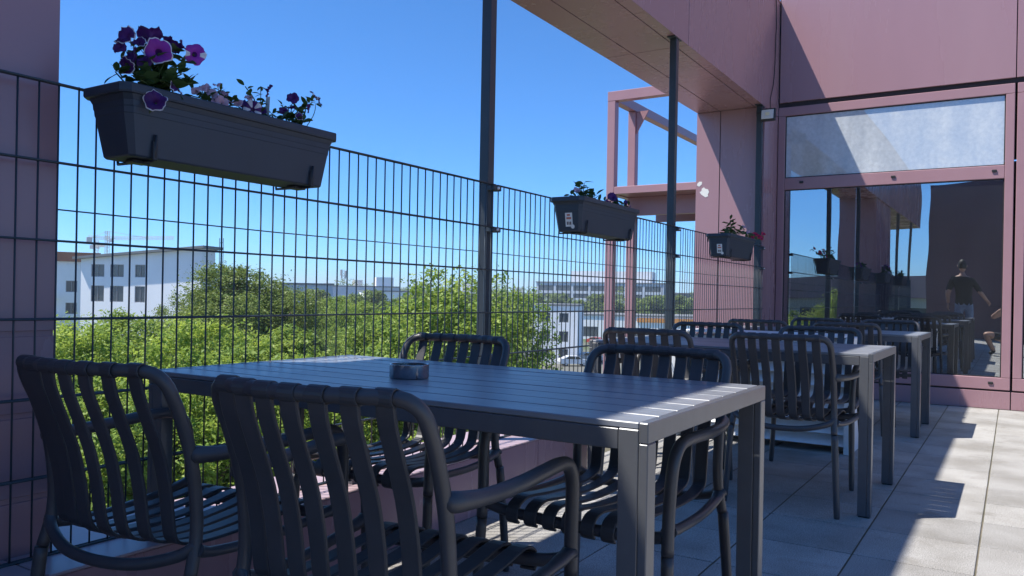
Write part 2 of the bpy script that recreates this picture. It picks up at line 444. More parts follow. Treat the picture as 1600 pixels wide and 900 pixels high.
# ------------------------------------------------------------------ terrace floor with single pavers
fl = MB().box(-2.30, 9.0, -9.0, YW + 0.1, -0.32, -0.005)
floor = struct(part('terrace_floor', fl, M['joint']))
tm = MB().box(-0.1968, 0.1968, -0.1968, 0.1968, -0.0048, 0.0, 0.0018).mesh('paving_slab', M['tile'])
rng = random.Random(3)
tx0, tx1 = -2.10, 2.30
ty1 = YW - 0.02
for i in range(11):
    for j in range(27):
        yc = ty1 - 0.2 - 0.4 * j
        if i == 0 and yc < 3.7 and False: continue
        link('paving_slab', tm, floor, (tx0 + 0.2 + 0.4 * i, yc, rng.uniform(-0.0001, 0.0009)), (rng.uniform(-.0012, .0012), rng.uniform(-.0012, .0012), rng.choice((0, 1, 2, 3)) * math.pi / 2 + rng.uniform(-.004, .004)))
yb0 = ty1 - 0.4 * 27
rest = MB()
for (a0, a1, b0, b1) in ((tx1, 9.0, yb0, ty1), (-2.1, 9.0, -9.0, yb0)):
    nx = int((a1 - a0) / 0.4); ny = int((b1 - b0) / 0.4)
    for i in range(nx):
        for j in range(ny):
            x = a0 + 0.4 * i; y = b1 - 0.4 * j
            rest.box(x + .0025, x + .3975, y - .3975, y - .0025, -0.0048, 0.0)
o = part('paving_slab_field', rest, M['tile'], floor); o['kind'] = 'stuff'

# ------------------------------------------------------------------ portal frame: beam and two columns along the fence
PT = 0.006     # panel thickness
portal = thing('portal_frame', 'mauve metal-clad portal frame with a long beam over the wire fence', 'portal frame', (XO, -6.0, 0))
def wpart(name, mb, m, parent, root):
    """mesh given in world coordinates under a thing whose Empty stands at root.location (no rotation)"""
    L = root.location
    mb.v = [(x - L.x, y - L.y, z - L.z) for x, y, z in mb.v]
    return part(name, mb, m, parent)
beam = wpart('beam', MB().box(XO + PT, XI - PT, -6.0, YW + 0.05, ZB + PT, ZBT - PT), M['groove'], portal, portal)
YS = [-6.0, -5.05, -1.45, 2.15, 5.75, YW + 0.03]
G = 0.004
for a, b in zip(YS[:-1], YS[1:]):
    for x0, x1 in ((XO, -2.55), (-2.55, -2.195), (-2.195, XI)):
        wpart('soffit_panel', MB().box(x0 + G, x1 - G, a + G, b - G, ZB, ZB + PT - .001, 0.001), M['pink'], beam, portal)
    wpart('side_panel', MB().box(XI - PT + .001, XI, a + G, b - G, ZB - 0.004, ZBT, 0.001), M['pink'], beam, portal)
    wpart('outer_panel', MB().box(XO, XO + PT - .001, a + G, b - G, ZB + .001, ZBT, 0.001), M['pink'], beam, portal)
wpart('coping', MB().box(XO - 0.01, XI + 0.008, -6.0, YW + 0.02, ZBT + .001, ZBT + 0.02, 0.003), M['pinkframe'], beam, portal)
# far column
cz0 = -3.0
col2 = wpart('column', MB().box(XO + PT, XI - PT, YC + PT, YW + 0.5, cz0, ZB - .001), M['groove'], portal, portal)
for x0, x1 in ((XO, -2.535), (-2.535, XI)):
    wpart('front_panel', MB().box(x0 + (0 if x0 == XO else G), x1 - (0 if x1 == XI else G), YC, YC + PT - .001, cz0, ZB - 0.004, 0.001), M['pink'], col2, portal)
wpart('outer_panel', MB().box(XO, XO + PT - .001, YC + PT, YW + 0.5, cz0, ZB - 0.004, 0.001), M['pink'], col2, portal)
for a, b in ((YC + PT, 8.10), (8.10, 8.27), (8.27, YW - 0.002)):
    wpart('return_panel', MB().box(XI - PT + .001, XI, a + G / 2, b - G, 0.002, ZB - 0.008, 0.001), M['pink'], col2, portal)
# near column
XI1 = -2.125; Y1 = 1.13
col1 = wpart('column', MB().box(XO + PT, XI1 - PT, -0.6, Y1 - PT, cz0, ZB - .001), M['pinkframe'], portal, portal)
zs = [cz0, 0.20, 0.405, 0.618, 0.826, ZB - 0.004]
for a, b in zip(zs[:-1], zs[1:]):
    wpart('side_panel', MB().box(XI1 - PT + .001, XI1, -0.6, Y1, a + 0.007, b - 0.007, 0.001), M['pink'], col1, portal)
wpart('back_panel', MB().box(XO, XI1 - PT, Y1 - PT + .001, Y1, cz0, ZB - .004, 0.001), M['pink'], col1, portal)
wpart('front_panel', MB().box(XO, XI1 - PT, -0.606, -0.601, cz0, ZB - .004, 0.001), M['pink'], col1, portal)
wpart('outer_panel', MB().box(XO, XO + PT - .001, -0.6, Y1 - PT, cz0, ZB - .004, 0.001), M['pink'], col1, portal)

# torn paper remnants on the far column
def scrap(cx, cz, r, seed, label):
    base = [(-.5, .75), (-.1, 1.0), (.2, .7), (.75, .55), (.95, 0), (.7, -.45), (.8, -.8), (.25, -1.0), (-.2, -.7), (-.65, -.35), (-.95, .1), (-.6, .25)]
    poly = [(x * r, z * r) for x, z in (base if seed == 1 else [(-z, x * .8) for x, z in base[::2]])]
    o = part('paper_scrap', MB().prism(poly[::-1], -0.0012, 0), M['label'], None, (cx, YC - 0.0006, cz))
    tag(o, label, 'sticker', 'torn stickers on the far column')
scrap(-2.690, 2.035, 0.052, 1, 'larger torn white sticker remnant on the far mauve column')
scrap(-2.742, 2.122, 0.034, 4, 'smaller torn white sticker remnant, upper one on the far mauve column')

# ------------------------------------------------------------------ window wall building
wall = thing('clad_building', 'mauve panelled building wall with a large reflective window', 'building', (0, YW, 0))
XR = 8.0
def wp(name, mb, m, parent=None): return wpart(name, mb, m, parent or wall, wall)
# cores (with real openings)
core = MB()
core.box(XI + 0.001, XR, YW + 0.012, YW + 0.30, 2.94, 6.2)
core.box(XI + 0.001, XR, YW + 0.012, YW + 0.30, 0.001, 0.172)
wp('wall_core', core, M['groove'])
UP = [XI + 0.012, -0.012, 2.2, 4.4, 6.6, XR]
for a, b in zip(UP[:-1], UP[1:]):
    wp('wall_panel', MB().box(a + G, b - G, YW - 0.012, YW + 0.010, 2.985, 5.0, 0.002), M['pink'])
    wp('wall_panel', MB().box(a + G, b - G, YW - 0.012, YW + 0.010, 5.008, 6.2, 0.002), M['pink'])
    wp('plinth_panel', MB().box(a + G, b - G, YW - 0.012, YW + 0.010, 0.002, 0.160, 0.002), M['pink'])
# main window: frame members, mid rail, panes
def window(x0, x1, first):
    w = wp('window_frame', MB().box(x0, x1, YW - 0.010, YW + 0.07, 0.176, 0.285, 0.004), M['pinkframe'])
    for nm, bx in (('head', (x0, x1, YW - 0.010, YW + 0.07, 2.845, 2.935)), ('mid_rail', (x0 + .0712, x1 - .0712, YW - 0.009, YW + 0.07, 2.085, 2.205)),
                   ('jamb', (x0, x0 + 0.07, YW - 0.010, YW + 0.07, 0.286, 2.844)), ('jamb', (x1 - 0.07, x1, YW - 0.010, YW + 0.07, 0.286, 2.844))):
        wp(nm, MB().box(*bx, 0.004), M['pinkframe'], w)
    a, b = x0 + 0.0712, x1 - 0.0712
    for z0, z1 in ((0.2862, 2.0838), (2.2062, 2.8438)):
        wp('gasket', MB().box(a, a + .008, YW + .004, YW + .03, z0, z1).box(b - .008, b, YW + .004, YW + .03, z0, z1)
           .box(a + .008, b - .008, YW + .004, YW + .03, z0, z0 + .008).box(a + .008, b - .008, YW + .004, YW + .03, z1 - .008, z1), M['groove'], w)
    wp('glass_pane', MB().box(a + .0085, b - .0085, YW + 0.012, YW + 0.018, 0.295, 2.0755), M['glass'], w)
    up = wp('glass_pane', MB().box(a + .0085, b - .0085, YW + 0.012, YW + 0.018, 2.215, 2.8355), M['glass_dusty'], w)
    up['label'] = 'dusty upper window pane'
    for cx, cz in ((x0 + 0.24, 2.155), (x0 + 1.09, 2.155), (x1 - 0.15, 2.155), (x1 - 0.15, 0.235)):
        wp('drain_cap', MB().box(cx - .02, cx + .02, YW - .020, YW - .0095, cz - .012, cz + .012, .004), M['blackpl'], w)
window(-2.09 - 0.0, -0.018, True)
window(0.0, 2.05, False)
window(2.07, 4.2, False)
wp('wall_core', MB().box(4.205, XR, YW - .01, YW + .3, 0.176, 2.935), M['pink'])
# room behind the glass
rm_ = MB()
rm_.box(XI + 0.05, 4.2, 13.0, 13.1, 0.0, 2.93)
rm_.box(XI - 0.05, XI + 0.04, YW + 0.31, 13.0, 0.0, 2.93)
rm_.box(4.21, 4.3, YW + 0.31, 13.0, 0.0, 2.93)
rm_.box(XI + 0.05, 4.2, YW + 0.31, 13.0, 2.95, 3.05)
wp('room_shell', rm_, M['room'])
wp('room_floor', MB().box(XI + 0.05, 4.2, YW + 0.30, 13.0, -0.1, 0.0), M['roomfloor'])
# wall closing the terrace behind the photographer
opp = thing('opposite_wing', 'mauve panelled wing of the building seen mirrored in the window', 'building', (2.5, -7.5, 0))
M['wing_shade'] = mat('mauve_cladding_shade_tone', (0.10, 0.055, 0.075), 0.4, var=0.1, scale=1.5)  # mauve cladding darkened: the shade on this wing is put into its colour
oc = MB().box(-2.0, 9.0, -9.0, -7.52, 0.0, 4.22); wpart('wall_core', oc, M['groove'], opp, opp)
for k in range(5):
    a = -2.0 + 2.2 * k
    wpart('wall_panel', MB().box(a + G, a + 2.2 - G, -7.519, -7.5, 2.4, 4.22, .002), M['wing_shade'], opp, opp)
    wpart('wall_panel', MB().box(a + G, a + 2.2 - G, -7.519, -7.5, 0.0, 0.9, .002), M['wing_shade'], opp, opp)
    wpart('wall_panel', MB().box(a + G, a + 2.2 - G, -7.519, -7.5, 0.908, 2.392, .002), M['wing_shade'], opp, opp)

# ------------------------------------------------------------------ steel posts and wire fence
PY = [-6.51, -4.10, -1.69, 0.72, 3.135, 5.545, 7.865]
def post(y, label):
    t = thing('steel_post', label, 'post', (-2.128, y, 0), 0, 'steel posts of the fence')
    top = ZB - 0.002
    part('shaft', MB().box(-.026, .026, -.026, .026, -0.25, top - .010, .003), M['steel'], t)
    part('head_plate', MB().box(-.032, .030, -.07, .07, top - .0095, top, .002), M['steel'], t)
    for z in (1.255, 0.655, 1.45):
        cl = part('fence_clip', MB().box(.026, .066, -.032, .032, z - .012, z + .012, .003), M['steel'], t)
        part('bolt', MB().lathe([(0, .0735), (.006, .0735), (.007, .066)], 10).tube([(0, 0, .066), (0, 0, .0665)], .006, 8), M['zinc'], cl, (0, 0, z), (0, R(90), 0))
    return t
plab = ['dark steel post far behind the camera', 'dark steel post behind the camera', 'dark steel post behind the near mauve column', 'dark steel post hidden by the near mauve column',
        'tall dark steel post right of the nearest flower box', 'dark steel post between the second and third flower boxes', 'dark steel post in front of the far mauve column by the floodlight']
for k, y in enumerate(PY):
    if k in (1, 2, 4, 5, 6): post(y, plab[k])
vw = MB().tube([(0, 0, 0.075), (0, 0, ZT + .004)], 0.0027, 6).mesh('vertical_wire', M['wire'])
hz = [ZT - 0.2 * k for k in range(8)]
flab = ['', 'dark wire mesh fence panel behind the camera, mirrored in the window', 'dark wire mesh fence panel starting behind the camera beside the near column', 'dark wire mesh fence panel carrying the nearest flower box, next to the near column',
        'dark wire mesh fence panel carrying the second flower box, between the tall steel posts', 'dark wire mesh fence panel carrying the third flower box, ending at the window wall']
for k in range(1, 6):
    y0, y1 = PY[k], PY[k + 1]
    if k == 5: y1 = 7.90
    t = thing('fence_panel', flab[k], 'fence', (XF, y0, 0), 0, 'wire mesh fence panels')
    z_low = 0.26 if y1 < 3.5 else 0.05
    n0 = math.ceil((y0 + 0.012 - 1.155) / 0.05)
    y = 1.155 + 0.05 * n0
    while y < y1 - 0.008:
        link('vertical_wire', vw, t, (rng.uniform(-.0006, .0006), y - y0 + rng.uniform(-.0008, .0008), 0), (rng.uniform(-.0012, .0012), 0, 0))
        y += 0.05
    hm = MB()
    L = y1 - y0
    hm.tube([(0.0058, 0.006, 0), (0.0058, L * .3, rng.uniform(-.002, .001)), (0.0058, L * .7, rng.uniform(-.002, .001)), (0.0058, L - 0.006, 0)], 0.0033, 6)
    hm.tube([(-0.0058, 0.006, 0), (-0.0058, L * .5, rng.uniform(-.0015, .0015)), (-0.0058, L - 0.006, 0)], 0.0033, 6)
    hme = hm.mesh('horizontal_wire_pair', M['wire'])
    for z in hz:
        if z > z_low - 0.03: link('horizontal_wire_pair', hme, t, (0, 0, z))
tag(part('tension_cable', MB().tube([(-2.168, -4.0, 1.158), (-2.168, -1.7, 1.150), (-2.168, 0.7, 1.156), (-2.168, 1.9, 1.150), (-2.168, 3.13, 1.154), (-2.168, 4.3, 1.149), (-2.168, 5.54, 1.154), (-2.168, 6.7, 1.150), (-2.168, YC - .002, 1.158)], 0.0022, 6), M['wire']),
    'thin dark steel cable running level just outside the wire fence', 'cable')

# ------------------------------------------------------------------ low parapet under the fence
par = thing('parapet', 'low mauve clad parapet with pale metal coping below the fence', 'parapet', (-2.0, 0, 0))
PX0, PX1, PE = -2.30, -1.93, 3.86
wpart('core', MB().box(PX0 + .01, PX1 - .008, -5.0, PE - .008, -0.25, 0.247), M['groove'], par, par)
pj = [-5.0, -2.6, -0.5, 1.02, 3.33, PE]
for a, b in zip(pj[:-1], pj[1:]):
    wpart('side_panel', MB().box(PX1 - .0075, PX1, a + .003, b - .003, 0.003, 0.252, .0015), M['pink'], par, par)
    wpart('coping', MB().box(PX0, PX1 + .004, a + .003, b - .003, 0.2535, 0.262, .003), M['coping'] if 'coping' in M else M.setdefault('coping', mat('coping_pale', (0.42, 0.31, 0.33), 0.4, var=0.08, scale=4)), par, par)
wpart('end_panel', MB().box(PX0, PX1 - .008, PE - .0075, PE, 0.003, 0.252, .0015), M['pink'], par, par)

# ------------------------------------------------------------------ floodlight and its cable
fl_t = thing('floodlight', 'small square floodlight with black housing at the top of the far post', 'floodlight', (-2.035, 7.80, 2.735))
part('housing', MB().box(-.072, .072, -.012, .03, -.060, .060, .006), M['blackpl'], fl_t, None, (R(-8), 0, 0))
part('lens', MB().box(-.057, .057, -.0165, -.0125, -.045, .045, .003), M['reflector'], fl_t, None, (R(-8), 0, 0))
part('diode', MB().box(-.02, .02, -.0195, -.017, -.012, .018, .002), mat('led_chip', (0.72, 0.62, 0.40), 0.4), fl_t, None, (R(-8), 0, 0))
part('bracket', MB().box(-.12, .02, .030, .036, .02, .045, .002).box(-.12, -.114, .0365, .07, .0, .06, .001), M['blackpl'], fl_t)
part('cooling_fins', MB().box(-.05, -.046, .0305, .05, -.05, .05).box(-.02, -.016, .0365, .05, -.05, .05).box(.016, .02, .0365, .05, -.05, .05).box(.046, .05, .0305, .05, -.05, .05), M['blackpl'], fl_t)
tag(part('lamp_cable', MB().tube(cr([(-2.02, 7.845, 2.76), (-2.05, 7.95, 2.84), (-2.078, 8.05, 2.95), (-2.085, 8.18, 3.12), (-2.087, 8.24, 3.35), (-2.087, 8.25, 3.6), (-2.086, 8.27, 3.75), (-2.088, 8.25, 4.0), (-2.095, 8.25, 4.05)], 5), 0.0045, 6), M['cable']),
    'black cable hanging in the corner above the floodlight', 'cable')

# ------------------------------------------------------------------ tables
TH, TW, TL = 0.72, 0.80, 1.49
def make_table():
    t = thing('outdoor_table', 'x', 'table', (0, 0, 0), 0, 'slatted outdoor tables')
    hx, hy = TL / 2, TW / 2
    # end portals : rail + two legs each, then long aprons and inner leg profiles
    nb = 8; e = 0.018; gap = 0.0045; ld = 0.040
    w = (TW - 2 * 0.003 - gap * (nb - 1)) / nb
    bm_ = MB().box(-hx + e + .0015, hx - e - .0015, -w / 2, w / 2, TH - 0.013, TH - .0005, 0.0018).mesh('board', M['board'])
    for k in range(nb):
        link('board', bm_, t, (0, -hy + .003 + w / 2 + k * (w + gap), rng.uniform(-.0006, .0003)))
    for s in (-1, 1):
        xa, xb = (hx - e, hx) if s > 0 else (-hx, -hx + e)
        part('end_rail', MB().box(xa, xb, -hy, hy, TH - 0.038, TH, 0.002), M['alu'], t)
        for q in (-1, 1):
            ya, yb_ = (hy - ld, hy) if q > 0 else (-hy, -hy + ld)
            lg = part('leg', MB().box(xa, xb, ya, yb_, 0.006, TH - 0.0382, 0.002), M['alu'], t)
            xi, xj = (hx - e - .041, hx - e - .0006) if s > 0 else (-hx + e + .0006, -hx + e + .041)
            part('inner_profile', MB().box(xi, xj, ya + .0005, yb_ - .0005, 0.006, TH - 0.0136, 0.002), M['alu'], lg)
            part('foot', MB().box(min(xa, xi) + .004, max(xb, xj) - .004, ya + .004, yb_ - .004, 0.0, 0.0055, .001), M['blackpl'], lg)
    for q in (-1, 1):
        ya, yb_ = (hy - 0.030, hy - .003) if q > 0 else (-hy + .003, -hy + 0.030)
        part('apron', MB().box(-hx + e + .0416, hx - e - .0416, ya, yb_, TH - 0.054, TH - 0.0145, 0.002), M['alu'], t)
    part('cross_bar', MB().box(-0.02, 0.02, -hy + .031, hy - .031, TH - 0.045, TH - 0.0135, .002), M['alu'], t)
    return t
tb = make_table()
XRT = -0.553
TY = [(1.347, XRT), (3.782, -0.515), (6.246, -0.545)]
tl = ['dark slatted table nearest the camera, with the ashtray on it', 'dark slatted table in the middle of the row of three', 'dark slatted table farthest away, in front of the window']
for i, (y, xr) in enumerate(TY):
    o = tb if i == 0 else copy_tree(tb)
    o['label'] = tl[i]; k = 0.925 if i == 1 else 1.0
    o.scale = (k, 1, 1); o.location = (xr - TL * k / 2, y + TW / 2, 0)

# ------------------------------------------------------------------ ashtray
ash = thing('ashtray', 'round steel ashtray on the nearest table', 'ashtray', (-1.375, 1.672, TH))
part('bowl', MB().lathe([(.0520, .0005), (.0530, .002), (.0530, .036)], 40).lathe([(.0530, .036), (.0522, .0372), (.0490, .0372), (.0482, .036)], 40).lathe([(.0482, .036), (.0482, .006)], 40).lathe([(.0482, .006), (.0, .006)], 40).lathe([(0, .0005), (.0520, .0005)], 40), M['steelshiny'], ash)
part('ash_bed', MB().lathe([(.0478, .012), (.02, .016), (0, .014)], 24), M['ash'], ash)
part('cigarette_end', MB().tube([(.01, -.012, .019), (.022, .014, .020)], .0038, 8), M['label'], ash)

# ------------------------------------------------------------------ chairs
def make_chair():
    t = thing('armchair', 'x', 'chair', (0, 0, 0), 0, 'strap-back garden armchairs')
    r = 0.0136
    def bend(p0, p1, p2, rad, n=6):
        p0, p1, p2 = Vector(p0), Vector(p1), Vector(p2)
        a = p1 + (p0 - p1).normalized() * rad; b = p1 + (p2 - p1).normalized() * rad
        return [a * (1 - t_) ** 2 + p1 * 2 * t_ * (1 - t_) + b * t_ ** 2 for t_ in [k / n for k in range(n + 1)]]
    BOW = 0.046
    def bow(x): return BOW * (x / .2) ** 2
    def upr(s):
        return cr([(s * .228, -.190, .36), (s * .223, -.172, .43), (s * .221, -.170, .50), (s * .220, -.184, .60), (s * .2195, -.214, .690), (s * .219, -.233, .730)], 4)
    L = upr(-1); Rr = list(reversed(upr(1)))
    zr = .785
    rail = [Vector((x, -.3055 + bow(x), zr)) for x in (-.165, -.12, -.08, -.04, 0, .04, .08, .12, .165)]
    tl_, tr_ = Vector((-.218, -.3055 + bow(.205), zr)), Vector((.218, -.3055 + bow(.205), zr))
    mid = bend(L[-1], tl_, rail[0], .052) + rail[1:-1] + bend(rail[-1], tr_, Rr[0], .052)
    part('back_frame', MB().tube(L[:-1] + mid + Rr[1:], r, 12), M['frame'], t)
    for s in (-1, 1):
        arm = cr([(s * .2205, -.187, .612), (s * .236, -.165, .609), (s * .254, -.09, .606), (s * .264, .01, .607), (s * .268, .11, .611), (s * .268, .18, .611), (s * .268, .222, .602), (s * .267, .248, .573), (s * .265, .258, .53), (s * .262, .262, .45), (s * .262, .266, .36)], 4)
        rad = [(0.0125, 0.0155, 0.0180, 0.0185, 0.0178, 0.0168, 0.0160)[i] if i < 7 else 0.0148 for i in range(len(arm))]
        part('armrest', MB().tube(arm, rad, 12), M['frame'], t)
        part('leg', MB().tube(cr([(s * .2303, -.191, .358), (s * .238, -.202, .22), (s * .250, -.212, .008)], 4) + [(s * .2502, -.2122, 0.0)], [.0146] * 4 + [.0138] * 4 + [.0128, .011], 10), M['frame'], t)
        part('leg', MB().tube(cr([(s * .262, .2662, .358), (s * .266, .275, .2), (s * .271, .288, .008)], 4) + [(s * .271, .2885, 0.0)], [.0146] * 4 + [.0138] * 4 + [.0128, .011], 10), M['frame'], t)
        part('side_rail', MB().tube(cr([(s * .226, -.174, .415), (s * .229, -.13, .400), (s * .240, 0, .392), (s * .253, .16, .400), (s * .261, .258, .412)], 5), [.022] + [.017] * 3 + [.0145] * 13 + [.017] * 3 + [.020], 10, flat=0.75), M['frame'], t)
    part('rear_rail', MB().tube(cr([(-.226, -.174, .425), (-.196, -.190, .402), (-.11, -.219, .380), (0, -.231, .374), (.11, -.219, .380), (.196, -.190, .402), (.226, -.174, .425)], 5), .0128, 10), M['frame'], t)
    part('front_rail', MB().tube(cr([(-.261, .260, .405), (-.235, .257, .394), (-.17, .254, .385), (0, .253, .380), (.17, .254, .385), (.235, .257, .394), (.261, .260, .405)], 5), .0145, 10), M['frame'], t)
    # straps : one profile in the y-z plane, wrapped over the top rail, down the back, along the seat and over the front rail
    def strap(x, w):
        bw = bow(x); c = Vector((0, -.3055 + bw, .785)); rr = .0140
        edge = abs(x) / .165
        b2 = bw * .75
        back = [(-.3085 + bw, .7730), (-.3010 + bw, .740), (-.282 + bw, .692), (-.249 + bw, .61), (-.230 + bw, .53), (-.220 + bw * .95, .468), (-.205 + b2, .430), (-.170 + bw * .5, .409 + .006 * edge), (-.10, .399 + .008 * edge), (0, .395 + .010 * edge), (.12, .402 + .010 * edge), (.205, .414 + .006 * edge), (.245, .412), (.265, .396), (.268, .372), (.258, .362)]
        sm = [(p.x, p.y) for p in cr([(y, z, 0) for y, z in back], 3)]
        th = 0.0036
        m = MB()
        def sweep(pl, th):
            n = len(pl); vs = []
            for i in range(n):
                a = Vector(pl[max(i - 1, 0)]); b = Vector(pl[min(i + 1, n - 1)]); d = (b - a)
                d = d.normalized() if d.length > 0 else Vector((1, 0))
                nx = Vector((-d.y, d.x))
                for (u, v) in ((-1, -.55), (-.86, -1), (.86, -1), (1, -.55), (1, .55), (.86, 1), (-.86, 1), (-1, .55)):
                    q = Vector(pl[i]) + nx * th * v
                    vs.append((x + u * w / 2, q.x, q.y))
            fs = [(i * 8 + k, i * 8 + (k + 1) % 8, (i + 1) * 8 + (k + 1) % 8, (i + 1) * 8 + k) for i in range(n - 1) for k in range(8)]
            fs += [tuple(reversed(range(8))), tuple((n - 1) * 8 + k for k in range(8))]
            m.add(vs, fs, 0, False)
        sweep(sm, th)
        ring = [(c.y + rr * math.cos(2 * math.pi * k / 18), c.z + rr * math.sin(2 * math.pi * k / 18)) for k in range(19)]
        sweep(ring, .0017)
        return part('strap', m, M['strap'], t)
    for k in range(7):
        strap(-.165 + .055 * k, .0365)
    return t
ch0 = make_chair()
CH = [  # x, y of the back's top, facing, turn, label
    (-1.615, 0.882, 1, 7, 'nearest strap-back armchair on the far left, its back to the camera beside the mauve column'),
    (-0.978, 0.892, 1, 6, 'large strap-back armchair in the front centre, its back turned to the camera'),
    (-1.715, 2.400, -1, 2, 'strap-back armchair facing the camera behind the ashtray, close to the fence'),
    (-0.900, 2.310, -1, -2, 'strap-back armchair facing the camera behind the right half of the nearest table'),
    (-0.890, 3.610, 1, -2, 'strap-back armchair at the right end of the middle table, its back to the camera'),
    (-1.505, 3.560, 1, 1, 'strap-back armchair at the fence end of the middle table, its back to the camera'),
    (-0.945, 4.890, -1, 0, 'strap-back armchair on the far side of the middle table, at its right end'),
    (-1.640, 4.990, -1, 1, 'strap-back armchair on the far side of the middle table, nearer the fence'),
    (-1.015, 6.060, 1, 1, 'strap-back armchair at the right end of the farthest table, its back to the camera'),
    (-1.655, 6.080, 1, 0, 'strap-back armchair at the fence end of the farthest table, its back to the camera'),
    (-1.450, 7.400, -1, -1, 'strap-back armchair against the window, fence end of the farthest table'),
    (-0.880, 7.400, -1, 1, 'strap-back armchair against the window, right end of the farthest table'),
]
for i, (x, y, f, a, lab) in enumerate(CH):
    o = ch0 if i == 0 else copy_tree(ch0)
    o['label'] = lab
    rz = R(a) + (0 if f > 0 else math.pi)
    o.location = (x - 0.3055 * math.sin(rz), y + 0.3055 * math.cos(rz), 0)
    o.rotation_euler = (0, 0, rz)

# ------------------------------------------------------------------ louvred metal unit between the middle and far tables
lv = thing('louvre_unit', 'low zinc louvred ventilation unit standing behind the middle table', 'ventilation unit', (-1.415, 5.29, 0))
part('body', MB().box(-.535, .535, .06, .30, 0.03, 0.70, .004), M['zinc'], lv)
for s in (-1, 1):
    part('end_post', MB().box(s * .56 - .022, s * .56 + .022, -.03, .30, 0.0, 0.72, .004), M['white'], lv)
lm = MB().add([(-.535, -.015, -.028), (.535, -.015, -.028), (.535, -.011, -.030), (-.535, -.011, -.030), (-.535, .050, .030), (.535, .050, .030), (.535, .054, .028), (-.535, .054, .028)],
              [(3, 2, 1, 0), (0, 1, 5, 4), (4, 5, 6, 7), (7, 6, 2, 3), (0, 4, 7, 3), (1, 2, 6, 5)]).mesh('louvre', M['zinc'])
for k in range(9): link('louvre', lm, lv, (0, 0, 0.075 + .074 * k))
part('top_cover', MB().box(-.537, .537, -.03, .30, .7205, .735, .003), M['zinc'], lv)

# ------------------------------------------------------------------ flower boxes
PLEN, PW0 = 0.745, 0.19
def make_planter(sticker):
    t = thing('flower_box', 'x', 'flower box', (0, 0, 0), 0, 'flower boxes hung on the fence')
    hy = PLEN / 2
    b = 0.022; r2 = 0.012
    def ringpts(x0, x1, y, z, ch):
        return [(x0 + ch, -y, z), (x1 - ch, -y, z), (x1, -y + ch, z), (x1, y - ch, z), (x1 - ch, y, z), (x0 + ch, y, z), (x0, y - ch, z), (x0, -y + ch, z)]
    def shell(levels, m=M['planter']):
        mb = MB(); vs = []
        for (x0, x1, y, z, ch) in levels: vs += ringpts(x0, x1, y, z, ch)
        n = len(levels)
        fs = [(i * 8 + k, i * 8 + (k + 1) % 8, (i + 1) * 8 + (k + 1) % 8, (i + 1) * 8 + k) for i in range(n - 1) for k in range(8)]
        fs.append(tuple(reversed(range(8)))); fs.append(tuple((n - 1) * 8 + k for k in range(8)))
        mb.add(vs, fs); return mb
    part('body', shell([(-.065, .062, hy - .045, 0, .010), (-.069, .066, hy - .041, .004, .012), (-.082, .078, hy - .022, .105, .016), (-.0831, .0791, hy - .0209, .1065, .016), (-.0845, .0805, hy - .0195, .122, .016), (-.0856, .0816, hy - .0184, .1235, .016),
                        (-.0870, .0830, hy - .0170, .138, .016), (-.0881, .0841, hy - .0159, .1395, .016), (-.093, .089, hy - .0105, .152, .016), (-.080, .076, hy - .022, .152, .012), (-.079, .075, hy - .024, .128, .012)]), M['planter'], t)
    part('rim', shell([(-.080, .0762, hy - .0221, .1525, .012), (-.099, .096, hy, .1525, .020), (-.102, .098, hy + .002, .157, .021), (-.102, .098, hy + .002, .174, .021), (-.100, .096, hy, .177, .020), (-.083, .079, hy - .017, .177, .014), (-.0795, .0755, hy - .021, .168, .012), (-.0795, .0755, hy - .021, .1527, .012)]), M['planter'], t)
    part('soil', MB().box(-.076, .072, -hy + .027, hy - .027, .132, .150, .004), M['soil'], t)
    for s in (-1, 1):
        y = s * (hy - .10)
        br = part('bracket', MB().tube([(-.100, y, .17), (-.106, y, .176), (-.113, y, .17), (-.113, y, .12)], .003, 6).tube([(-.100, y, .17), (-.098, y, .05), (-.088, y, -.004), (.066, y, -.006), (.075, y, .002), (.079, y, .06)], .0042, 6)
             .box(.0735, .0785, y - .007, y + .007, -.006, .045, .002), M['bracket'], t)
        part('drain_plug', MB().box(-.01, .03, y - .03, y + .02, -.011, -.0005, .003), M['bracket'], br)
    if sticker:
        st = part('sticker', MB().box(-.021, .021, -.0008, .0, -.036, .036, .0003), M['label'], t, (0.004, -(hy - .0318) - .0006, .060), (R(10.7), 0, 0))
        part('print', MB().box(-.010, .008, -.0014, -.00085, .020, .029).box(-.014, .014, -.0014, -.00085, .003, .013), M['inkred'], st)
        part('bar_code', MB().box(-.013, -.006, -.0014, -.00085, -.026, -.010).box(-.003, .002, -.0014, -.00085, -.026, -.010).box(.005, .012, -.0014, -.00085, -.026, -.010), M['ink'], st)
        part('corner_peel', MB().tube([(.020, -.0015, -.036), (.020, -.0002, -.036)], .011, 12), M['label'], st)
    return t
pz = 1.284
pl1 = make_planter(False); pl1.location = (-1.962, 1.523, pz); pl1['label'] = 'nearest dark grey flower box, hung on the fence with purple and white petunias'
pl2 = make_planter(True); pl2.location = (-1.958, 3.985, pz); pl2['label'] = 'second dark grey flower box with a price sticker, between the two steel posts'
pl3 = copy_tree(pl2, 'third dark grey flower box with a price sticker, close to the far mauve column'); pl3.location = (-1.958, 6.480, pz)
pl4 = copy_tree(pl1, 'dark grey flower box on the fence behind the camera, mirrored in the window'); pl4.location = (-1.958, -0.95, pz)

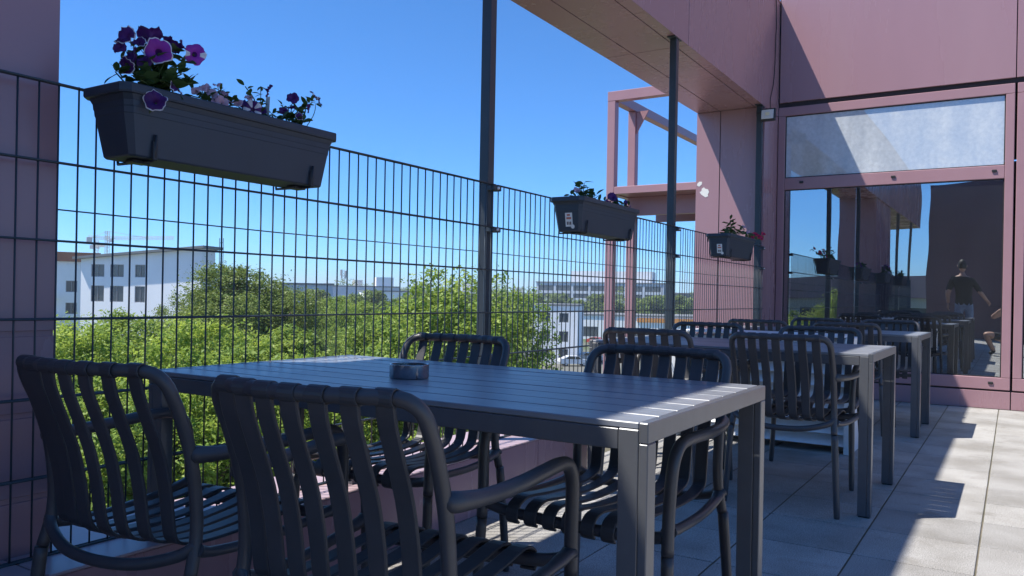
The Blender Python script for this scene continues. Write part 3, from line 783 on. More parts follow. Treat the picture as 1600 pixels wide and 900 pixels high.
# petals and leaves (shared meshes)
def flower_mesh(kind, seed):
    rr = random.Random(seed)
    m = MB(); seg = 30; rings = [(0.05, -.55), (0.14, -.42), (0.24, -.18), (0.45, -.05), (0.72, .02), (0.90, .01), (1.0, -.03)]
    ph = rr.uniform(0, 6.28); vs = []
    for (q, z) in rings:
        for k in range(seg):
            a = 2 * math.pi * k / seg
            lob = 0.5 + 0.5 * math.cos(5 * a + ph)
            rad = q * (1 - (0.16 * (1 - lob ** .6)) * q ** 2)
            zz = z + q * q * (0.10 * math.sin(10 * a + ph) + 0.18 * math.sin(2 * a + seed) + 0.07 * math.sin(17 * a) + .10 * math.sin(3 * a + 2 * seed))
            vs.append((rad * math.cos(a), rad * math.sin(a), zz))
    nR = len(rings)
    fs = []; ms = []
    for i in range(nR - 1):
        for k in range(seg):
            fs.append((i * seg + k, i * seg + (k + 1) % seg, (i + 1) * seg + (k + 1) % seg, (i + 1) * seg + k))
            a = 2 * math.pi * (k + .5) / seg
            if i == nR - 2 and kind in ('mag', 'dark', 'darkrim'): ms.append(1 if kind != 'dark' else 0)
            elif kind == 'star' and i >= 2 and math.cos(5 * a + ph) > 0.25: ms.append(1)
            elif kind == 'splash' and i >= 3 and math.cos(2 * a + 1.2) > 0.80: ms.append(1)
            elif i < 2: ms.append(2)
            else: ms.append(0)
    o = len(m.v); m.v.extend(vs); m.f.extend(fs); m.m.extend(ms); m.s.extend([True] * len(fs))
    m.tube([(0, 0, -.50), (0.02, 0, -.85), (.05, .03, -1.25)], [.09, .06, .05], 6, mi=3)
    main = {'mag': 'petal_mag', 'dark': 'petal_dark', 'darkrim': 'petal_dark', 'pink': 'petal_pink', 'star': 'petal_dark', 'splash': 'petal_mag', 'red': 'petal_red'}[kind]
    return m.mesh('flower', [M[main], M['petal_white'], M['petal_dark'] if kind != 'pink' else M['petal_pink'], M['stem']])
FM = {k: [flower_mesh(k, s) for s in (1, 2)] for k in ('mag', 'dark', 'darkrim', 'pink', 'star', 'splash', 'red')}
def leaf_mesh(L=1.0, W=.52):
    n = 6; vs = []; 
    for i in range(n + 1):
        u = i / n; w = W * math.sin(math.pi * min(1, u * .94 + .04)) ** .8 * .5
        z = -.22 * u * u + .05
        vs += [(-w, u * L, z + .10 * w * 2), (0, u * L, z), (w, u * L, z + .10 * w * 2)]
    fs = []
    for i in range(n): fs += [(i * 3, i * 3 + 1, i * 3 + 4, i * 3 + 3), (i * 3 + 1, i * 3 + 2, i * 3 + 5, i * 3 + 4)]
    return MB().add(vs, fs, 0, True)
leaf_me = leaf_mesh().mesh('leaf', M['leaf_pet'])
def aim(d, roll=0.0):
    q = Vector(d).normalized().to_track_quat('Z', 'Y')
    return (q.to_matrix() @ Matrix.Rotation(roll, 3, 'Z')).to_euler()
def leaf_rot(d, rr):
    q = Vector(d).normalized().to_track_quat('Y', 'Z')
    return (q.to_matrix() @ Matrix.Rotation(rr.uniform(-.8, .8), 3, 'Y')).to_euler()
CAMP = Vector((0, 0, CAM_H))
def plane_pt(px, py, X):
    d = at(px, py, 1.0) - CAMP
    return CAMP + d * ((X - CAMP.x) / d.x)
def plant(name, label, base, flowers, tips, seed, nleaf=7, ls=.032, joined=False, group='petunias in the flower boxes'):
    """flowers: (world point, diameter, kind, direction); tips: world points that leafy stems reach"""
    rr = random.Random(seed)
    base = Vector(base)
    t = thing(name, label, 'plant', base, 0, group)
    sm = MB(); lm_ = MB(); lsrc = leaf_mesh()
    def stem(to, r0=.0028):
        a = Vector((rr.uniform(-.02, .02), rr.uniform(-.03, .03), -.005)); b = Vector(to) - base
        mid = a.lerp(b, .5) + Vector((rr.uniform(-.015, .015), rr.uniform(-.02, .02), .02))
        pts = cr([a, mid, b], 4); sm.tube(pts, [r0 * (1 - .5 * i / len(pts)) for i in range(len(pts))], 5); return pts
    def leaf(p, d, s):
        if joined:
            mt = Euler(leaf_rot(d, rr)).to_matrix()
            o = len(lm_.v)
            lm_.add([(mt @ (Vector(v) * s)) + p for v in lsrc.v], lsrc.f, 0, True)
        else:
            o = link('leaf', leaf_me, t, p, leaf_rot(d, rr)); o.scale = (s, s, s)
    for tp in tips:
        pts = stem(tp)
        for k in range(nleaf):
            p = pts[min(len(pts) - 1, 1 + int((len(pts) - 1) * (k + 1) / nleaf))]
            d = Vector((rr.uniform(-1, 1), rr.uniform(-1, 1), rr.uniform(-.2, .9)))
            leaf(p + d * .004, d, ls * rr.uniform(.7, 1.35))
    for (p, dia, kind, d) in flowers:
        p = Vector(p); d = Vector(d).normalized()
        stem(p - d * dia * .6, .0018)
        o = link('flower', FM[kind][rr.randrange(2)], t, p - base, aim(d, rr.uniform(0, 6))); o.scale = (dia / 2,) * 3
        for k in range(2):
            dd = Vector((rr.uniform(-1, 1), rr.uniform(-1, 1), rr.uniform(-.6, .5)))
            leaf(p - base - d * dia * .55, dd, ls * rr.uniform(.6, 1.0))
    part('stems', sm, M['stem'], t)
    if joined: o = part('foliage', lm_, M['leaf_pet'], t); o['kind'] = 'stuff'
    return t
TOC = lambda p: (CAMP - Vector(p))
def fl_(px, py, dia_px, kind, X=-1.95, d=None, tilt=(0, 0, 0)):
    p = plane_pt(px, py, X)
    dep = (p - CAMP).dot(_f2)
    v = (TOC(p).normalized() + Vector(tilt)) if d is None else Vector(d)
    return (p, 0.86 * dia_px * dep / FPX, kind, v)
zs_ = pz + .15
f1 = [fl_(248, 80, 52, 'mag', -1.90, tilt=(.1, -.1, .35)), fl_(305, 85, 40, 'splash', -1.91, tilt=(.2, .2, .1)), fl_(195, 56, 44, 'darkrim', -1.95, d=(.3, -.9, .5)), fl_(234, 52, 46, 'dark', -1.97, d=(-.4, .2, .9)),
      fl_(205, 88, 40, 'dark', -1.93, d=(-.1, -1, .25)), fl_(197, 102, 34, 'darkrim', -1.93, d=(.2, -.9, -.35)), fl_(272, 72, 30, 'dark', -1.97, d=(-.5, .4, .7)), fl_(243, 157, 44, 'darkrim', -1.85, tilt=(0, -.1, .55)), fl_(275, 138, 30, 'darkrim', -1.87, d=(.6, .3, .6)), fl_(186, 72, 30, 'dark', -1.95, d=(.3, -.9, .2)), fl_(215, 66, 30, 'darkrim', -1.96, d=(.4, -.7, .6)), fl_(258, 58, 26, 'dark', -1.97, d=(.1, .1, 1)), fl_(288, 72, 26, 'dark', -1.95, d=(.5, .5, .6)), fl_(225, 98, 28, 'dark', -1.91, d=(.6, -.7, .1))]
t1 = [plane_pt(x, y, X) for x, y, X in ((215, 95, -1.95), (240, 100, -1.92), (262, 108, -1.90), (285, 115, -1.93), (225, 115, -1.90), (250, 125, -1.88), (205, 112, -1.96), (290, 95, -1.94), (235, 75, -1.97), (270, 128, -1.88), (180, 112, -1.94), (300, 130, -1.90), (220, 125, -1.87), (255, 92, -1.94))]
plant('petunia_plant', 'bushy petunia with speckled purple blooms at the left end of the nearest box', (-1.955, 1.30, zs_), f1, t1, 11, 17, .037)
f2 = [fl_(315, 138, 22, 'pink', -1.93, d=(.4, -.5, .6)), fl_(332, 146, 24, 'pink', -1.92, d=(.5, -.3, .5)), fl_(352, 148, 26, 'pink', -1.93, d=(.3, .4, .8)), fl_(347, 160, 26, 'pink', -1.88, d=(.8, -.5, .1)), fl_(340, 132, 18, 'pink', -1.96, d=(0, -.2, 1)), fl_(323, 136, 16, 'pink', -1.94, d=(.5, -.6, .5)), fl_(360, 156, 18, 'pink', -1.92, d=(.6, .2, .5)), fl_(305, 142, 16, 'pink', -1.92, d=(.6, -.6, .2)), fl_(335, 156, 15, 'pink', -1.90, d=(.8, -.4, .3))]
t2 = [plane_pt(x, y, X) for x, y, X in ((310, 148, -1.92), (325, 138, -1.95), (345, 140, -1.94), (362, 158, -1.92), (335, 155, -1.90), (372, 165, -1.92), (300, 150, -1.92), (318, 150, -1.93), (352, 155, -1.93), (365, 168, -1.91), (330, 147, -1.96))]
plant('petunia_plant', 'pale pink petunia in the middle of the nearest box', (-1.955, 1.49, zs_), f2, t2, 12, 7, .024)
f3 = [fl_(395, 171, 34, 'star', -1.88, tilt=(0, 0, .1)), fl_(379, 163, 24, 'dark', -1.92, d=(.5, -.4, .6)), fl_(420, 142, 26, 'dark', -1.94, d=(.45, .75, -.35)), fl_(410, 172, 18, 'dark', -1.90, d=(.7, -.4, .3)), fl_(388, 152, 16, 'pink', -1.94, d=(.5, -.5, .6)), fl_(372, 160, 18, 'pink', -1.91, d=(.6, -.5, .4))]
t3 = [plane_pt(x, y, X) for x, y, X in ((383, 135, -1.95), (392, 148, -1.94), (405, 165, -1.92), (418, 160, -1.94), (400, 158, -1.94), (385, 168, -1.92), (375, 172, -1.9), (410, 176, -1.9), (425, 180, -1.91))]
plant('petunia_plant', 'small petunia with a white-starred violet bloom in the nearest box', (-1.955, 1.63, zs_), f3, t3, 13, 7, .022)
f4 = [fl_(457, 153, 24, 'dark', -1.95, d=(.6, -.7, .3)), fl_(492, 149, 24, 'star', -1.94, d=(.4, .3, .6)), fl_(482, 170, 18, 'dark', -1.92, d=(.7, .4, -.1)), fl_(443, 172, 18, 'dark', -1.93, d=(.6, -.5, .4)), fl_(468, 182, 16, 'darkrim', -1.89, d=(.8, -.3, .3)), fl_(500, 160, 14, 'dark', -1.93, d=(.5, .6, .4)), fl_(455, 168, 16, 'dark', -1.95, d=(.3, -.4, .8))]
t4 = [plane_pt(x, y, X) for x, y, X in ((440, 165, -1.93), (448, 178, -1.92), (462, 168, -1.94), (470, 180, -1.92), (475, 188, -1.90), (488, 160, -1.94), (430, 185, -1.92), (478, 165, -1.95), (440, 188, -1.91), (455, 185, -1.93), (465, 190, -1.90), (425, 178, -1.93))]
plant('petunia_plant', 'dark violet petunia at the right end of the nearest box', (-1.955, 1.77, zs_), f4, t4, 14, 8, .027)
tgl = part('plant_tag', MB().box(-.016, .016, -.0006, .0006, -.06, .032, .0003), M['label'], None, plane_pt(418, 168, -1.93), (0, R(6), R(-20)))
tag(tgl, 'small white plant tag stuck in the nearest flower box', 'plant tag')
plant('geranium_plant', 'leafy plant with one faded bloom, left half of the second flower box', (-1.955, 3.86, zs_), [fl_(901, 297, 14, 'pink', -1.95, d=(.4, -.6, .5))],
      [plane_pt(x, y, X) for x, y, X in ((890, 305, -1.95), (905, 292, -1.95), (913, 286, -1.95), (918, 292, -1.93), (925, 302, -1.95), (932, 305, -1.92), (898, 308, -1.95), (915, 305, -1.94), (922, 312, -1.92), (940, 315, -1.94), (910, 300, -1.96))], 21, 7, .042, True)
plant('petunia_plant', 'drooping dark purple petunia, right half of the second flower box', (-1.955, 4.14, zs_), [fl_(957, 308, 20, 'dark', -1.94, d=(.5, -.6, .4)), fl_(966, 316, 18, 'dark', -1.92, d=(.6, .3, .3)), fl_(978, 318, 14, 'dark', -1.95, d=(.4, .6, .2)), fl_(984, 326, 13, 'dark', -1.90, d=(.7, .5, -.1)), fl_(950, 316, 14, 'dark', -1.92, d=(.7, -.3, .5))],
      [plane_pt(x, y, X) for x, y, X in ((945, 315, -1.94), (955, 318, -1.93), (965, 322, -1.92), (975, 325, -1.93), (982, 322, -1.93))], 22, 6, .034, True)
plant('geranium_plant', 'upright leafy plant at the left of the third flower box', (-1.955, 6.32, zs_), [fl_(1162, 354, 8, 'pink', -1.95, d=(.4, -.6, .5)), fl_(1169, 363, 9, 'pink', -1.93, d=(.5, -.6, .3))],
      [plane_pt(x, y, X) for x, y, X in ((1141, 343, -1.95), (1139, 350, -1.95), (1144, 357, -1.94), (1136, 362, -1.95), (1150, 358, -1.94), (1155, 364, -1.93), (1162, 358, -1.94), (1167, 366, -1.93), (1146, 364, -1.93), (1133, 366, -1.93))], 23, 7, .052, True)
plant('petunia_plant', 'crimson petunia at the right end of the third flower box', (-1.955, 6.66, zs_), [fl_(1179, 366, 10, 'red', -1.94, d=(.4, -.8, .3)), fl_(1185, 369, 10, 'red', -1.92, d=(.5, -.5, .3)), fl_(1193, 365, 10, 'red', -1.94, d=(.4, -.3, .4)), fl_(1190, 372, 9, 'red', -1.92, d=(.6, -.4, 0)), fl_(1176, 371, 8, 'red', -1.9, d=(.6, -.6, .1))],
      [plane_pt(x, y, X) for x, y, X in ((1176, 372, -1.93), (1183, 374, -1.92), (1190, 376, -1.93))], 24, 6, .045, True)
plant('geranium_plant', 'bushy plant in the flower box behind the camera, mirrored in the window', (-1.955, -0.95, zs_), [], [(-1.95 + rng.uniform(-.05, .05), -0.95 + rng.uniform(-.3, .3), zs_ + rng.uniform(.06, .16)) for _ in range(14)], 25, 7, .05, True)

# ------------------------------------------------------------------ open mauve frame structure beyond the column
fr = thing('rooftop_frame', 'open mauve box frame standing beyond the fence next to the far column', 'frame structure', (-4.06, 8.6, 0))
FX0, FY0, FY1, FX1 = -4.12, 8.60, 12.2, -2.80
def fp(nm, *bx): return wpart(nm, MB().box(*bx, .004), M['pinkframe'], fr, fr)
sz = 0.10
fp('corner_post', FX0, FX0 + sz, FY0, FY0 + sz, -4.0, 3.27)
fp('post', FX0, FX0 + sz, 9.20, 9.20 + sz, -4.0, 3.269)
fp('corner_post', FX0, FX0 + sz, FY1 - sz, FY1, -4.0, 3.269)
fp('top_rail', FX0 - .001, FX1, FY0 - .001, FY0 + sz + .001, 3.271, 3.385)
fp('top_rail', FX0 + .001, FX0 + sz - .001, FY0 + sz + .002, FY1, 3.271, 3.383)
fp('bottom_rail', FX0 + sz + .001, FX1, FY0 - .002, FY0 + sz, 2.165, 2.252)
fp('bottom_rail', FX0 + .002, FX0 + sz - .002, FY0 + sz + .001, 9.199, 2.165, 2.250)
fp('bottom_rail', FX0 + .002, FX0 + sz - .002, 9.201 + sz, FY1 - sz - .001, 2.165, 2.250)
fp('deck_plate', FX0 + sz + .003, FX1, FY0 + sz + .003, FY1 - .2, 2.176, 2.244)
fp('deck_fascia', FX0 + sz + .003, FX1, FY0 + .42, FY0 + .48, 1.95, 2.175)
fp('deck_beam', FX0 + sz + .003, FX1, FY0 + 1.3, FY0 + 1.36, 1.95, 2.175)
for y in (9.20, FY1 - sz):
    gs = MB().prism([(0, 0), (.16, 0), (0, -.28)], 0, .02)
    # gusset plates under the rail
    part('gusset', gs, M['pinkframe'], fr, (FX0 + sz + .001 - fr.location.x, y + .02 - fr.location.y, 3.268))

# ------------------------------------------------------------------ buildings in the distance
def facade(mb, x0, x1, z0, z1, cols, rows, rec=0.15, y=0.0):
    """front wall at local y with real window openings; returns the opening rectangles"""
    xs = sorted({x0, x1, *[c for p in cols for c in p]}); zs2 = sorted({z0, z1, *[c for p in rows for c in p]})
    wins = []
    for a, b in zip(xs[:-1], xs[1:]):
        for c, d in zip(zs2[:-1], zs2[1:]):
            hole = any(abs(a - p[0]) < 1e-6 for p in cols) and any(abs(c - p[0]) < 1e-6 for p in rows)
            if hole:
                wins.append((a, b, c, d))
                mb.add([(a, y, c), (b, y, c), (b, y, d), (a, y, d), (a, y + rec, c), (b, y + rec, c), (b, y + rec, d), (a, y + rec, d)],
                       [(0, 4, 7, 3), (1, 2, 6, 5), (0, 1, 5, 4), (3, 7, 6, 2)])
            else:
                mb.add([(a, y, c), (b, y, c), (b, y, d), (a, y, d)], [(0, 1, 2, 3)])
    return wins
def facing(p): return math.atan2(-(p.x), p.y)
def building(name, label, px, depth, w, ztop, dep, wallm, cols, rows, roofm, turn=0.0, slope=0.0, over=0.4, frames=True, group=None, roof_t=.35):
    """slope: rise of the roof from the left to the right end"""
    p = at(px, 462, depth); p.z = ZG
    t = thing(name, label, 'building', p, facing(p) + R(turn), group)
    h = ztop - ZG
    mb = MB(); wins = facade(mb, -w / 2, w / 2, 0, h - max(slope, 0), cols, rows)
    hl, hr = h - max(slope, 0), h - max(slope, 0) + slope
    x0, x1 = -w / 2, w / 2
    if slope: mb.add([(x0, 0, hl), (x1, 0, hl), (x1, 0, hr)], [(0, 1, 2)])
    mb.add([(x0, 0, 0), (x0, dep, 0), (x0, dep, hl), (x0, 0, hl)], [(0, 3, 2, 1)])
    mb.add([(x1, 0, 0), (x1, dep, 0), (x1, dep, hr), (x1, 0, hr)], [(0, 1, 2, 3)])
    mb.add([(x0, dep, 0), (x1, dep, 0), (x1, dep, hr), (x0, dep, hl)], [(1, 0, 3, 2)])
    part('wall', mb, wallm, t)
    rf = MB(); sl = slope / w
    rf.add([(x0 - over, -over, hl - sl * over), (x1 + over, -over, hr + sl * over), (x1 + over, dep + over, hr + sl * over), (x0 - over, dep + over, hl - sl * over)] +
           [(x0 - over, -over, hl - sl * over + roof_t), (x1 + over, -over, hr + sl * over + roof_t), (x1 + over, dep + over, hr + sl * over + roof_t), (x0 - over, dep + over, hl - sl * over + roof_t)],
           [(3, 2, 1, 0), (4, 5, 6, 7), (0, 1, 5, 4), (1, 2, 6, 5), (2, 3, 7, 6), (3, 0, 4, 7)])
    part('roof', rf, roofm, t, (0, 0, .01))
    for (a, b, c, d) in wins:
        wn_ = part('window', MB().add([(a, .14, c), (b, .14, c), (b, .14, d), (a, .14, d)], [(0, 1, 2, 3)]), M['pane'], t)
        if frames:
            f_ = .09; m_ = (a + b) / 2
            part('frame', MB().box(a, b, .08, .13, c, c + f_).box(a, b, .08, .13, d - f_, d).box(a, a + f_, .08, .13, c + f_, d - f_).box(b - f_, b, .08, .13, c + f_, d - f_).box(m_ - .04, m_ + .04, .08, .13, c + f_, d - f_), M['winframe'], wn_)
    return t
M['winframe'] = mat('window_frame_grey', (0.22, 0.23, 0.25), 0.5)
M['render_w'] = mat('white_render', (0.84, 0.85, 0.86), 0.85, var=0.05, scale=0.25)
M['render_b'] = mat('blue_grey_render', (0.50, 0.55, 0.62), 0.85, var=0.06, scale=0.3)
M['render_y'] = mat('cream_render', (0.58, 0.53, 0.45), 0.85, var=0.06, scale=0.3)
M['roofgrey'] = mat('grey_roof', (0.16, 0.17, 0.18), 0.7, var=0.1, scale=0.6)
M['roofred'] = mat('clay_tile_roof', (0.36, 0.13, 0.07), 0.8, var=0.15, scale=1.2)
M['glassband'] = mat('dark_glass_band', (0.06, 0.085, 0.12), 0.15, spec=0.8)
M['orange'] = mat('orange_paint', (0.62, 0.25, 0.04), 0.5, var=0.08, scale=2)
D1 = 98.0
def wrow(*c): return list(c)
b1 = building('white_house', 'white rendered house with a sloping grey roof and six dark windows, behind the trees', 218, D1, 17.0, 5.9, 2.8, M['render_w'],
         [(-7.0, -5.1), (-4.25, -2.3), (-0.7, 0.75)], [(1.6, 3.2), (8.25, 10.25), (11.35, 12.9)], M['roofgrey'], turn=-38, slope=1.35, over=.7, roof_t=.3)
for bl in (b1,):
    bl_l = [c for c in bl.children if c.name.startswith('window')]
    for c in bl_l[::3]:
        me = c.data; zz = [v.co.z for v in me.vertices]; xx = [v.co.x for v in me.vertices]
        part('blind', MB().box(min(xx) + .09, max(xx) - .09, .06, .079, max(zz) - (max(zz) - min(zz)) * .75, max(zz) - .05), M['roofgrey'], c)
part('chimney_ladder', MB().box(8.9, 8.96, 3, 3.06, 10, 16.4).box(9.4, 9.46, 3, 3.06, 10, 16.4).box(8.96, 9.4, 3, 3.06, 11, 11.06).box(8.96, 9.4, 3, 3.06, 12.2, 12.26).box(8.96, 9.4, 3, 3.06, 13.4, 13.46).box(8.96, 9.4, 3, 3.06, 14.6, 14.66).box(8.96, 9.4, 3, 3.06, 15.8, 15.86), M['steel'], b1)
b2 = building('apartment_house', 'pale apartment house with a red tiled roof at the far left', 100, 112, 8.0, 4.6, 10, M['render_w'], [(-3, -1.6), (.2, 1.6)], [(3, 4.6), (6.2, 7.8), (9.3, 10.9)], M['roofred'], over=.5, roof_t=1.3)
for z in (5.3, 8.4): part('balcony', MB().box(-3.6, -.6, -1.2, -.01, z, z + .15).box(-3.6, -.6, -1.2, -1.1, z + .15, z + 1.1), M['render_w'], b2)
building('office_block', 'blue-grey office block with white-framed windows beyond the large round tree', 480, 165, 10.5, 2.4, 12, M['render_b'], [(-4.4, -2.9), (-2.6, -1.1)], [(2, 3.6), (5.2, 6.8), (8.6, 10.2)], M['roofgrey'], turn=8, over=.2)
building('flat_roofed_block', 'long white flat-roofed block with a rooftop plant room in the middle distance', 612, 235, 15, 1.4, 14, M['render_w'], [(-6, -4), (-2.5, -.5), (1, 3), (4.5, 6.5)], [(2.5, 4.2), (6, 7.7)], M['roofgrey'], turn=12, over=.2)
b5 = building('plant_room_block', 'grey block with stepped roof behind the long white block', 570, 275, 24, 3.0, 14, M['render_b'], [(-9, -7), (-5, -3), (3, 5), (7, 9)], [(6.5, 8.5)], M['roofgrey'], turn=4, over=.2)
part('plant_room', MB().box(4, 10, 2, 9, 12.3, 15.5), M['render_w'], b5)
b6 = building('blue_white_block', 'pale blue flat-roofed block with four dark windows right of the tall post', 868, 118, 6.7, -0.45, 12, M['render_w'], [(-2.3, -.7), (.6, 2.0)], [(.8, 2.2), (3.2, 4.8), (6.1, 7.5)], M['roofgrey'], turn=-6, over=.12, roof_t=.25)
b7 = building('glass_office', 'wide office building with dark glass bands and a pale roof storey', 935, 310, 50, 6.4, 26, M['render_b'], [(-24, -18), (-17, -11), (-10, -4), (-3, 3), (4, 10), (11, 17), (18, 24)], [(3, 4.8), (6.2, 8), (9.4, 11.2), (12.2, 14.4)], M['roofgrey'], turn=-10, over=.3)
part('roof_storey', MB().box(-12, 20, 5, 18, 15.8, 20.2), M['render_w'], b7)
building('far_office', 'low dark glass office far right behind the second steel post', 1058, 330, 34, 3.0, 18, M['glassband'], [(-15, -9), (-7, -1), (1, 7), (9, 15)], [(5, 7), (8.5, 10.5)], M['roofgrey'], over=.2)
b8 = building('market_hall', 'long white hall with an orange stripe below its flat roof', 1010, 185, 32, -3.4, 22, M['render_w'], [(-15, -11), (-9, -5), (-3, 1), (3, 7), (9, 13)], [(.6, 3.0)], M['roofgrey'], turn=-4, over=.2)
part('stripe', MB().box(-2, 16.2, -.25, -.01, 4.3, 5.3), M['orange'], b8)
# far skyline
rs = random.Random(5)
sky_spots = [(430, 700, 14, 11), (455, 900, 12, 14), (498, 760, 18, 12), (516, 950, 10, 20), (545, 1100, 24, 16), (560, 1300, 14, 30), (590, 1000, 18, 15), (636, 1200, 20, 17), (655, 1400, 16, 26), (668, 900, 22, 13), (715, 1000, 26, 14), (728, 1300, 14, 30), (790, 800, 24, 13), (808, 1100, 16, 20), (822, 700, 14, 12), (1070, 800, 20, 13), (345, 800, 20, 15), (400, 1000, 18, 18)]
for i, (px, d, w, h) in enumerate(sky_spots):
    n = max(2, int(h / 4)); nw = max(2, int(w / 5))
    cols = [(-w / 2 + w * (k + .2) / nw, -w / 2 + w * (k + .8) / nw) for k in range(nw)]
    rows = [(h * (k + .3) / n, h * (k + .75) / n) for k in range(n)]
    building('skyline_block', 'small pale tower block on the hazy skyline', px, d, w, ZG + h, w * .7, (M['render_w'], M['render_b'], M['render_y'])[i % 3], cols, rows, M['roofgrey'] if i % 4 else M['roofred'], turn=rs.uniform(-25, 25), frames=False, group='blocks on the far skyline', over=.1, roof_t=.6)

# ------------------------------------------------------------------ cranes and mast
M['crane'] = mat('crane_paint', (0.50, 0.42, 0.34), 0.6)
M['lattice'] = mat('galvanised_lattice', (0.35, 0.37, 0.40), 0.6)
def lattice(mb, a, b, w, n, r=.08):
    a, b = Vector(a), Vector(b); ax = (b - a).normalized()
    u = ax.orthogonal().normalized(); v = ax.cross(u)
    cs = [(u * sx + v * sy) * w / 2 for sx, sy in ((-1, -1), (1, -1), (1, 1), (-1, 1))]
    for c in cs: mb.tube([a + c, b + c], r, 4, smooth=False)
    for k in range(n):
        p = a.lerp(b, k / n); q = a.lerp(b, (k + 1) / n)
        for i in range(4): mb.tube([p + cs[i], q + cs[(i + 1) % 4]], r * .6, 3, caps=False, smooth=False)
def crane(px, depth, ztop, jib, back, rz, label):
    p = at(px, 462, depth); p.z = ZG
    t = thing('tower_crane', label, 'crane', p, facing(p) + R(rz), 'tower cranes over the white house')
    H = ztop - ZG
    m = MB(); lattice(m, (0, 0, 0), (0, 0, H + 5), 2.0, 20, .16); part('mast', m, M['crane'], t)
    m = MB(); lattice(m, (0, 0, H), (jib, 0, H + jib * .06), 1.6, 22, .13); part('jib', m, M['crane'], t)
    m = MB(); lattice(m, (0, 0, H), (-back, 0, H), 1.6, 8, .13); part('counter_jib', m, M['crane'], t)
    part('counterweight', MB().box(-back - 1, -back + 2.5, -1.2, 1.2, H - 3.2, H), M['lattice'], t)
    part('cab', MB().box(.8, 2.8, -1, 1, H - 2.6, H - .4, .1), M['white'], t)
    part('tie', MB().tube([(0, 0, H + 5), (jib * .6, 0, H + jib * .036)], .12, 4).tube([(0, 0, H + 5), (-back * .8, 0, H)], .12, 4), M['lattice'], t)
crane(166, 560, 36, 44, 12, 8, 'pale tower crane with a long jib above the white house')
crane(150, 700, 38, 12, 8, 60, 'second, farther tower crane just left of the long-jibbed one')
p = at(536, 462, 420); p.z = ZG
ms_ = thing('radio_mast', 'thin lattice radio mast with antennas on the skyline', 'mast', p, 0)
m = MB(); lattice(m, (0, 0, 0), (0, 0, 22), 1.3, 16, .12); part('lattice_tower', m, M['lattice'], ms_)
for k, (dx, dy) in enumerate(((1.5, 0), (-1.5, 0), (0, 1.5), (0, -1.5), (1.4, .6), (-1.4, -.6))):
    part('antenna', MB().box(dx - .25, dx + .25, dy - .25, dy + .25, 17.2 + (k % 3) * .8, 21.4 + (k % 2) * .6, .05).tube([(0, 0, 19), (dx, dy, 19)], .08, 4), M['lattice'], ms_)

# ------------------------------------------------------------------ vehicles in the street
M['carwhite'] = mat('white_car_paint', (0.72, 0.73, 0.74), 0.25, coat=0.4)
M['carsilver'] = mat('silver_car_paint', (0.40, 0.42, 0.45), 0.3, metal=0.5)
M['carred'] = mat('red_car_paint', (0.42, 0.05, 0.03), 0.3, coat=0.4)
M['tyre'] = mat('tyre_rubber', (0.02, 0.02, 0.02), 0.85)
M['carglass'] = mat('car_glass', (0.02, 0.025, 0.03), 0.08, spec=0.8)
def vehicle(name, label, cat, px, py, rz, prof, win, w, paint, wheels, extra=None):
    d = (CAM_H - ZG) * FPX / (py - (450 + 12.09 + (px - 800) * .0184))
    p = at(px, 462, d); p.z = ZG + .025
    t = thing(name, label, cat, p, facing(p) + R(rz), 'vehicles in the street below')
    part('body', MB().prism(prof, -w / 2, w / 2), paint, t)
    for q in win: part('window', MB().prism(q, -w / 2 - .012, w / 2 + .012), M['carglass'], t)
    for x in wheels:
        for s in (-1, 1):
            wh = part('wheel', MB().tube([(x, s * (w / 2 - .12) - .11, .33), (x, s * (w / 2 - .12) + .13, .33)], .33, 14), M['tyre'], t)
            part('rim', MB().tube([(x, s * (w / 2 + .012), .33), (x, s * (w / 2 + .02), .33)], .2, 10), M['carsilver'], wh)
    if extra: extra(t, w)
van = [(-2.6, .35), (2.45, .35), (2.6, .6), (2.55, 1.05), (1.75, 1.25), (1.15, 2.1), (.9, 2.25), (-2.5, 2.25), (-2.62, 2.1), (-2.62, .5)]
vanw = [[(1.0, 1.30), (1.62, 1.30), (1.12, 2.0), (.95, 2.05)], [(.2, 1.3), (.85, 1.3), (.85, 2.0), (.2, 2.0)]]
car = [(-2.1, .35), (2.1, .35), (2.2, .6), (2.1, .85), (1.2, .98), (.55, 1.42), (-.9, 1.46), (-1.65, 1.1), (-2.15, 1.0), (-2.2, .6)]
carw = [[(.1, 1.0), (1.0, 1.0), (.5, 1.36), (.1, 1.38)], [(-1.4, 1.05), (0, 1.0), (0, 1.38), (-.85, 1.40)]]
def lorry_box(t, w): part('cargo_box', MB().box(-3.6, 1.0, -w / 2 - .05, w / 2 + .05, 1.0, 3.4, .03), M['carwhite'], t)
lor = [(-3.6, .55), (2.9, .55), (3.0, .8), (2.95, 1.7), (2.6, 2.6), (1.15, 2.6), (1.1, .98), (-3.6, .98)]
vehicle('parked_van', 'white delivery van parked under the trees left of centre', 'van', 510, 548, 20, van, vanw, 1.95, M['carwhite'], (-1.6, 1.7))
vehicle('parked_lorry', 'white box lorry in the street beside the white van', 'lorry', 540, 543, 80, lor, [[(2.0, 1.75), (2.85, 1.75), (2.55, 2.5), (2.0, 2.5)]], 2.2, M['carwhite'], (-2.5, 2.0), lorry_box)
vehicle('parked_car', 'white car parked low behind the fence at the second flower box', 'car', 898, 572, 15, car, carw, 1.78, M['carwhite'], (-1.3, 1.35))
vehicle('parked_car', 'silver car parked right of the white car', 'car', 925, 566, 10, car, carw, 1.78, M['carsilver'], (-1.3, 1.35))
def dig(t, w):
    part('arm', MB().tube([(1.2, 0, 1.8), (2.8, 0, 3.6), (4.2, 0, 1.6)], .22, 6), M['orange'], t)
    part('bucket', MB().box(3.9, 4.7, -.5, .5, .7, 1.6, .1), M['steel'], t)
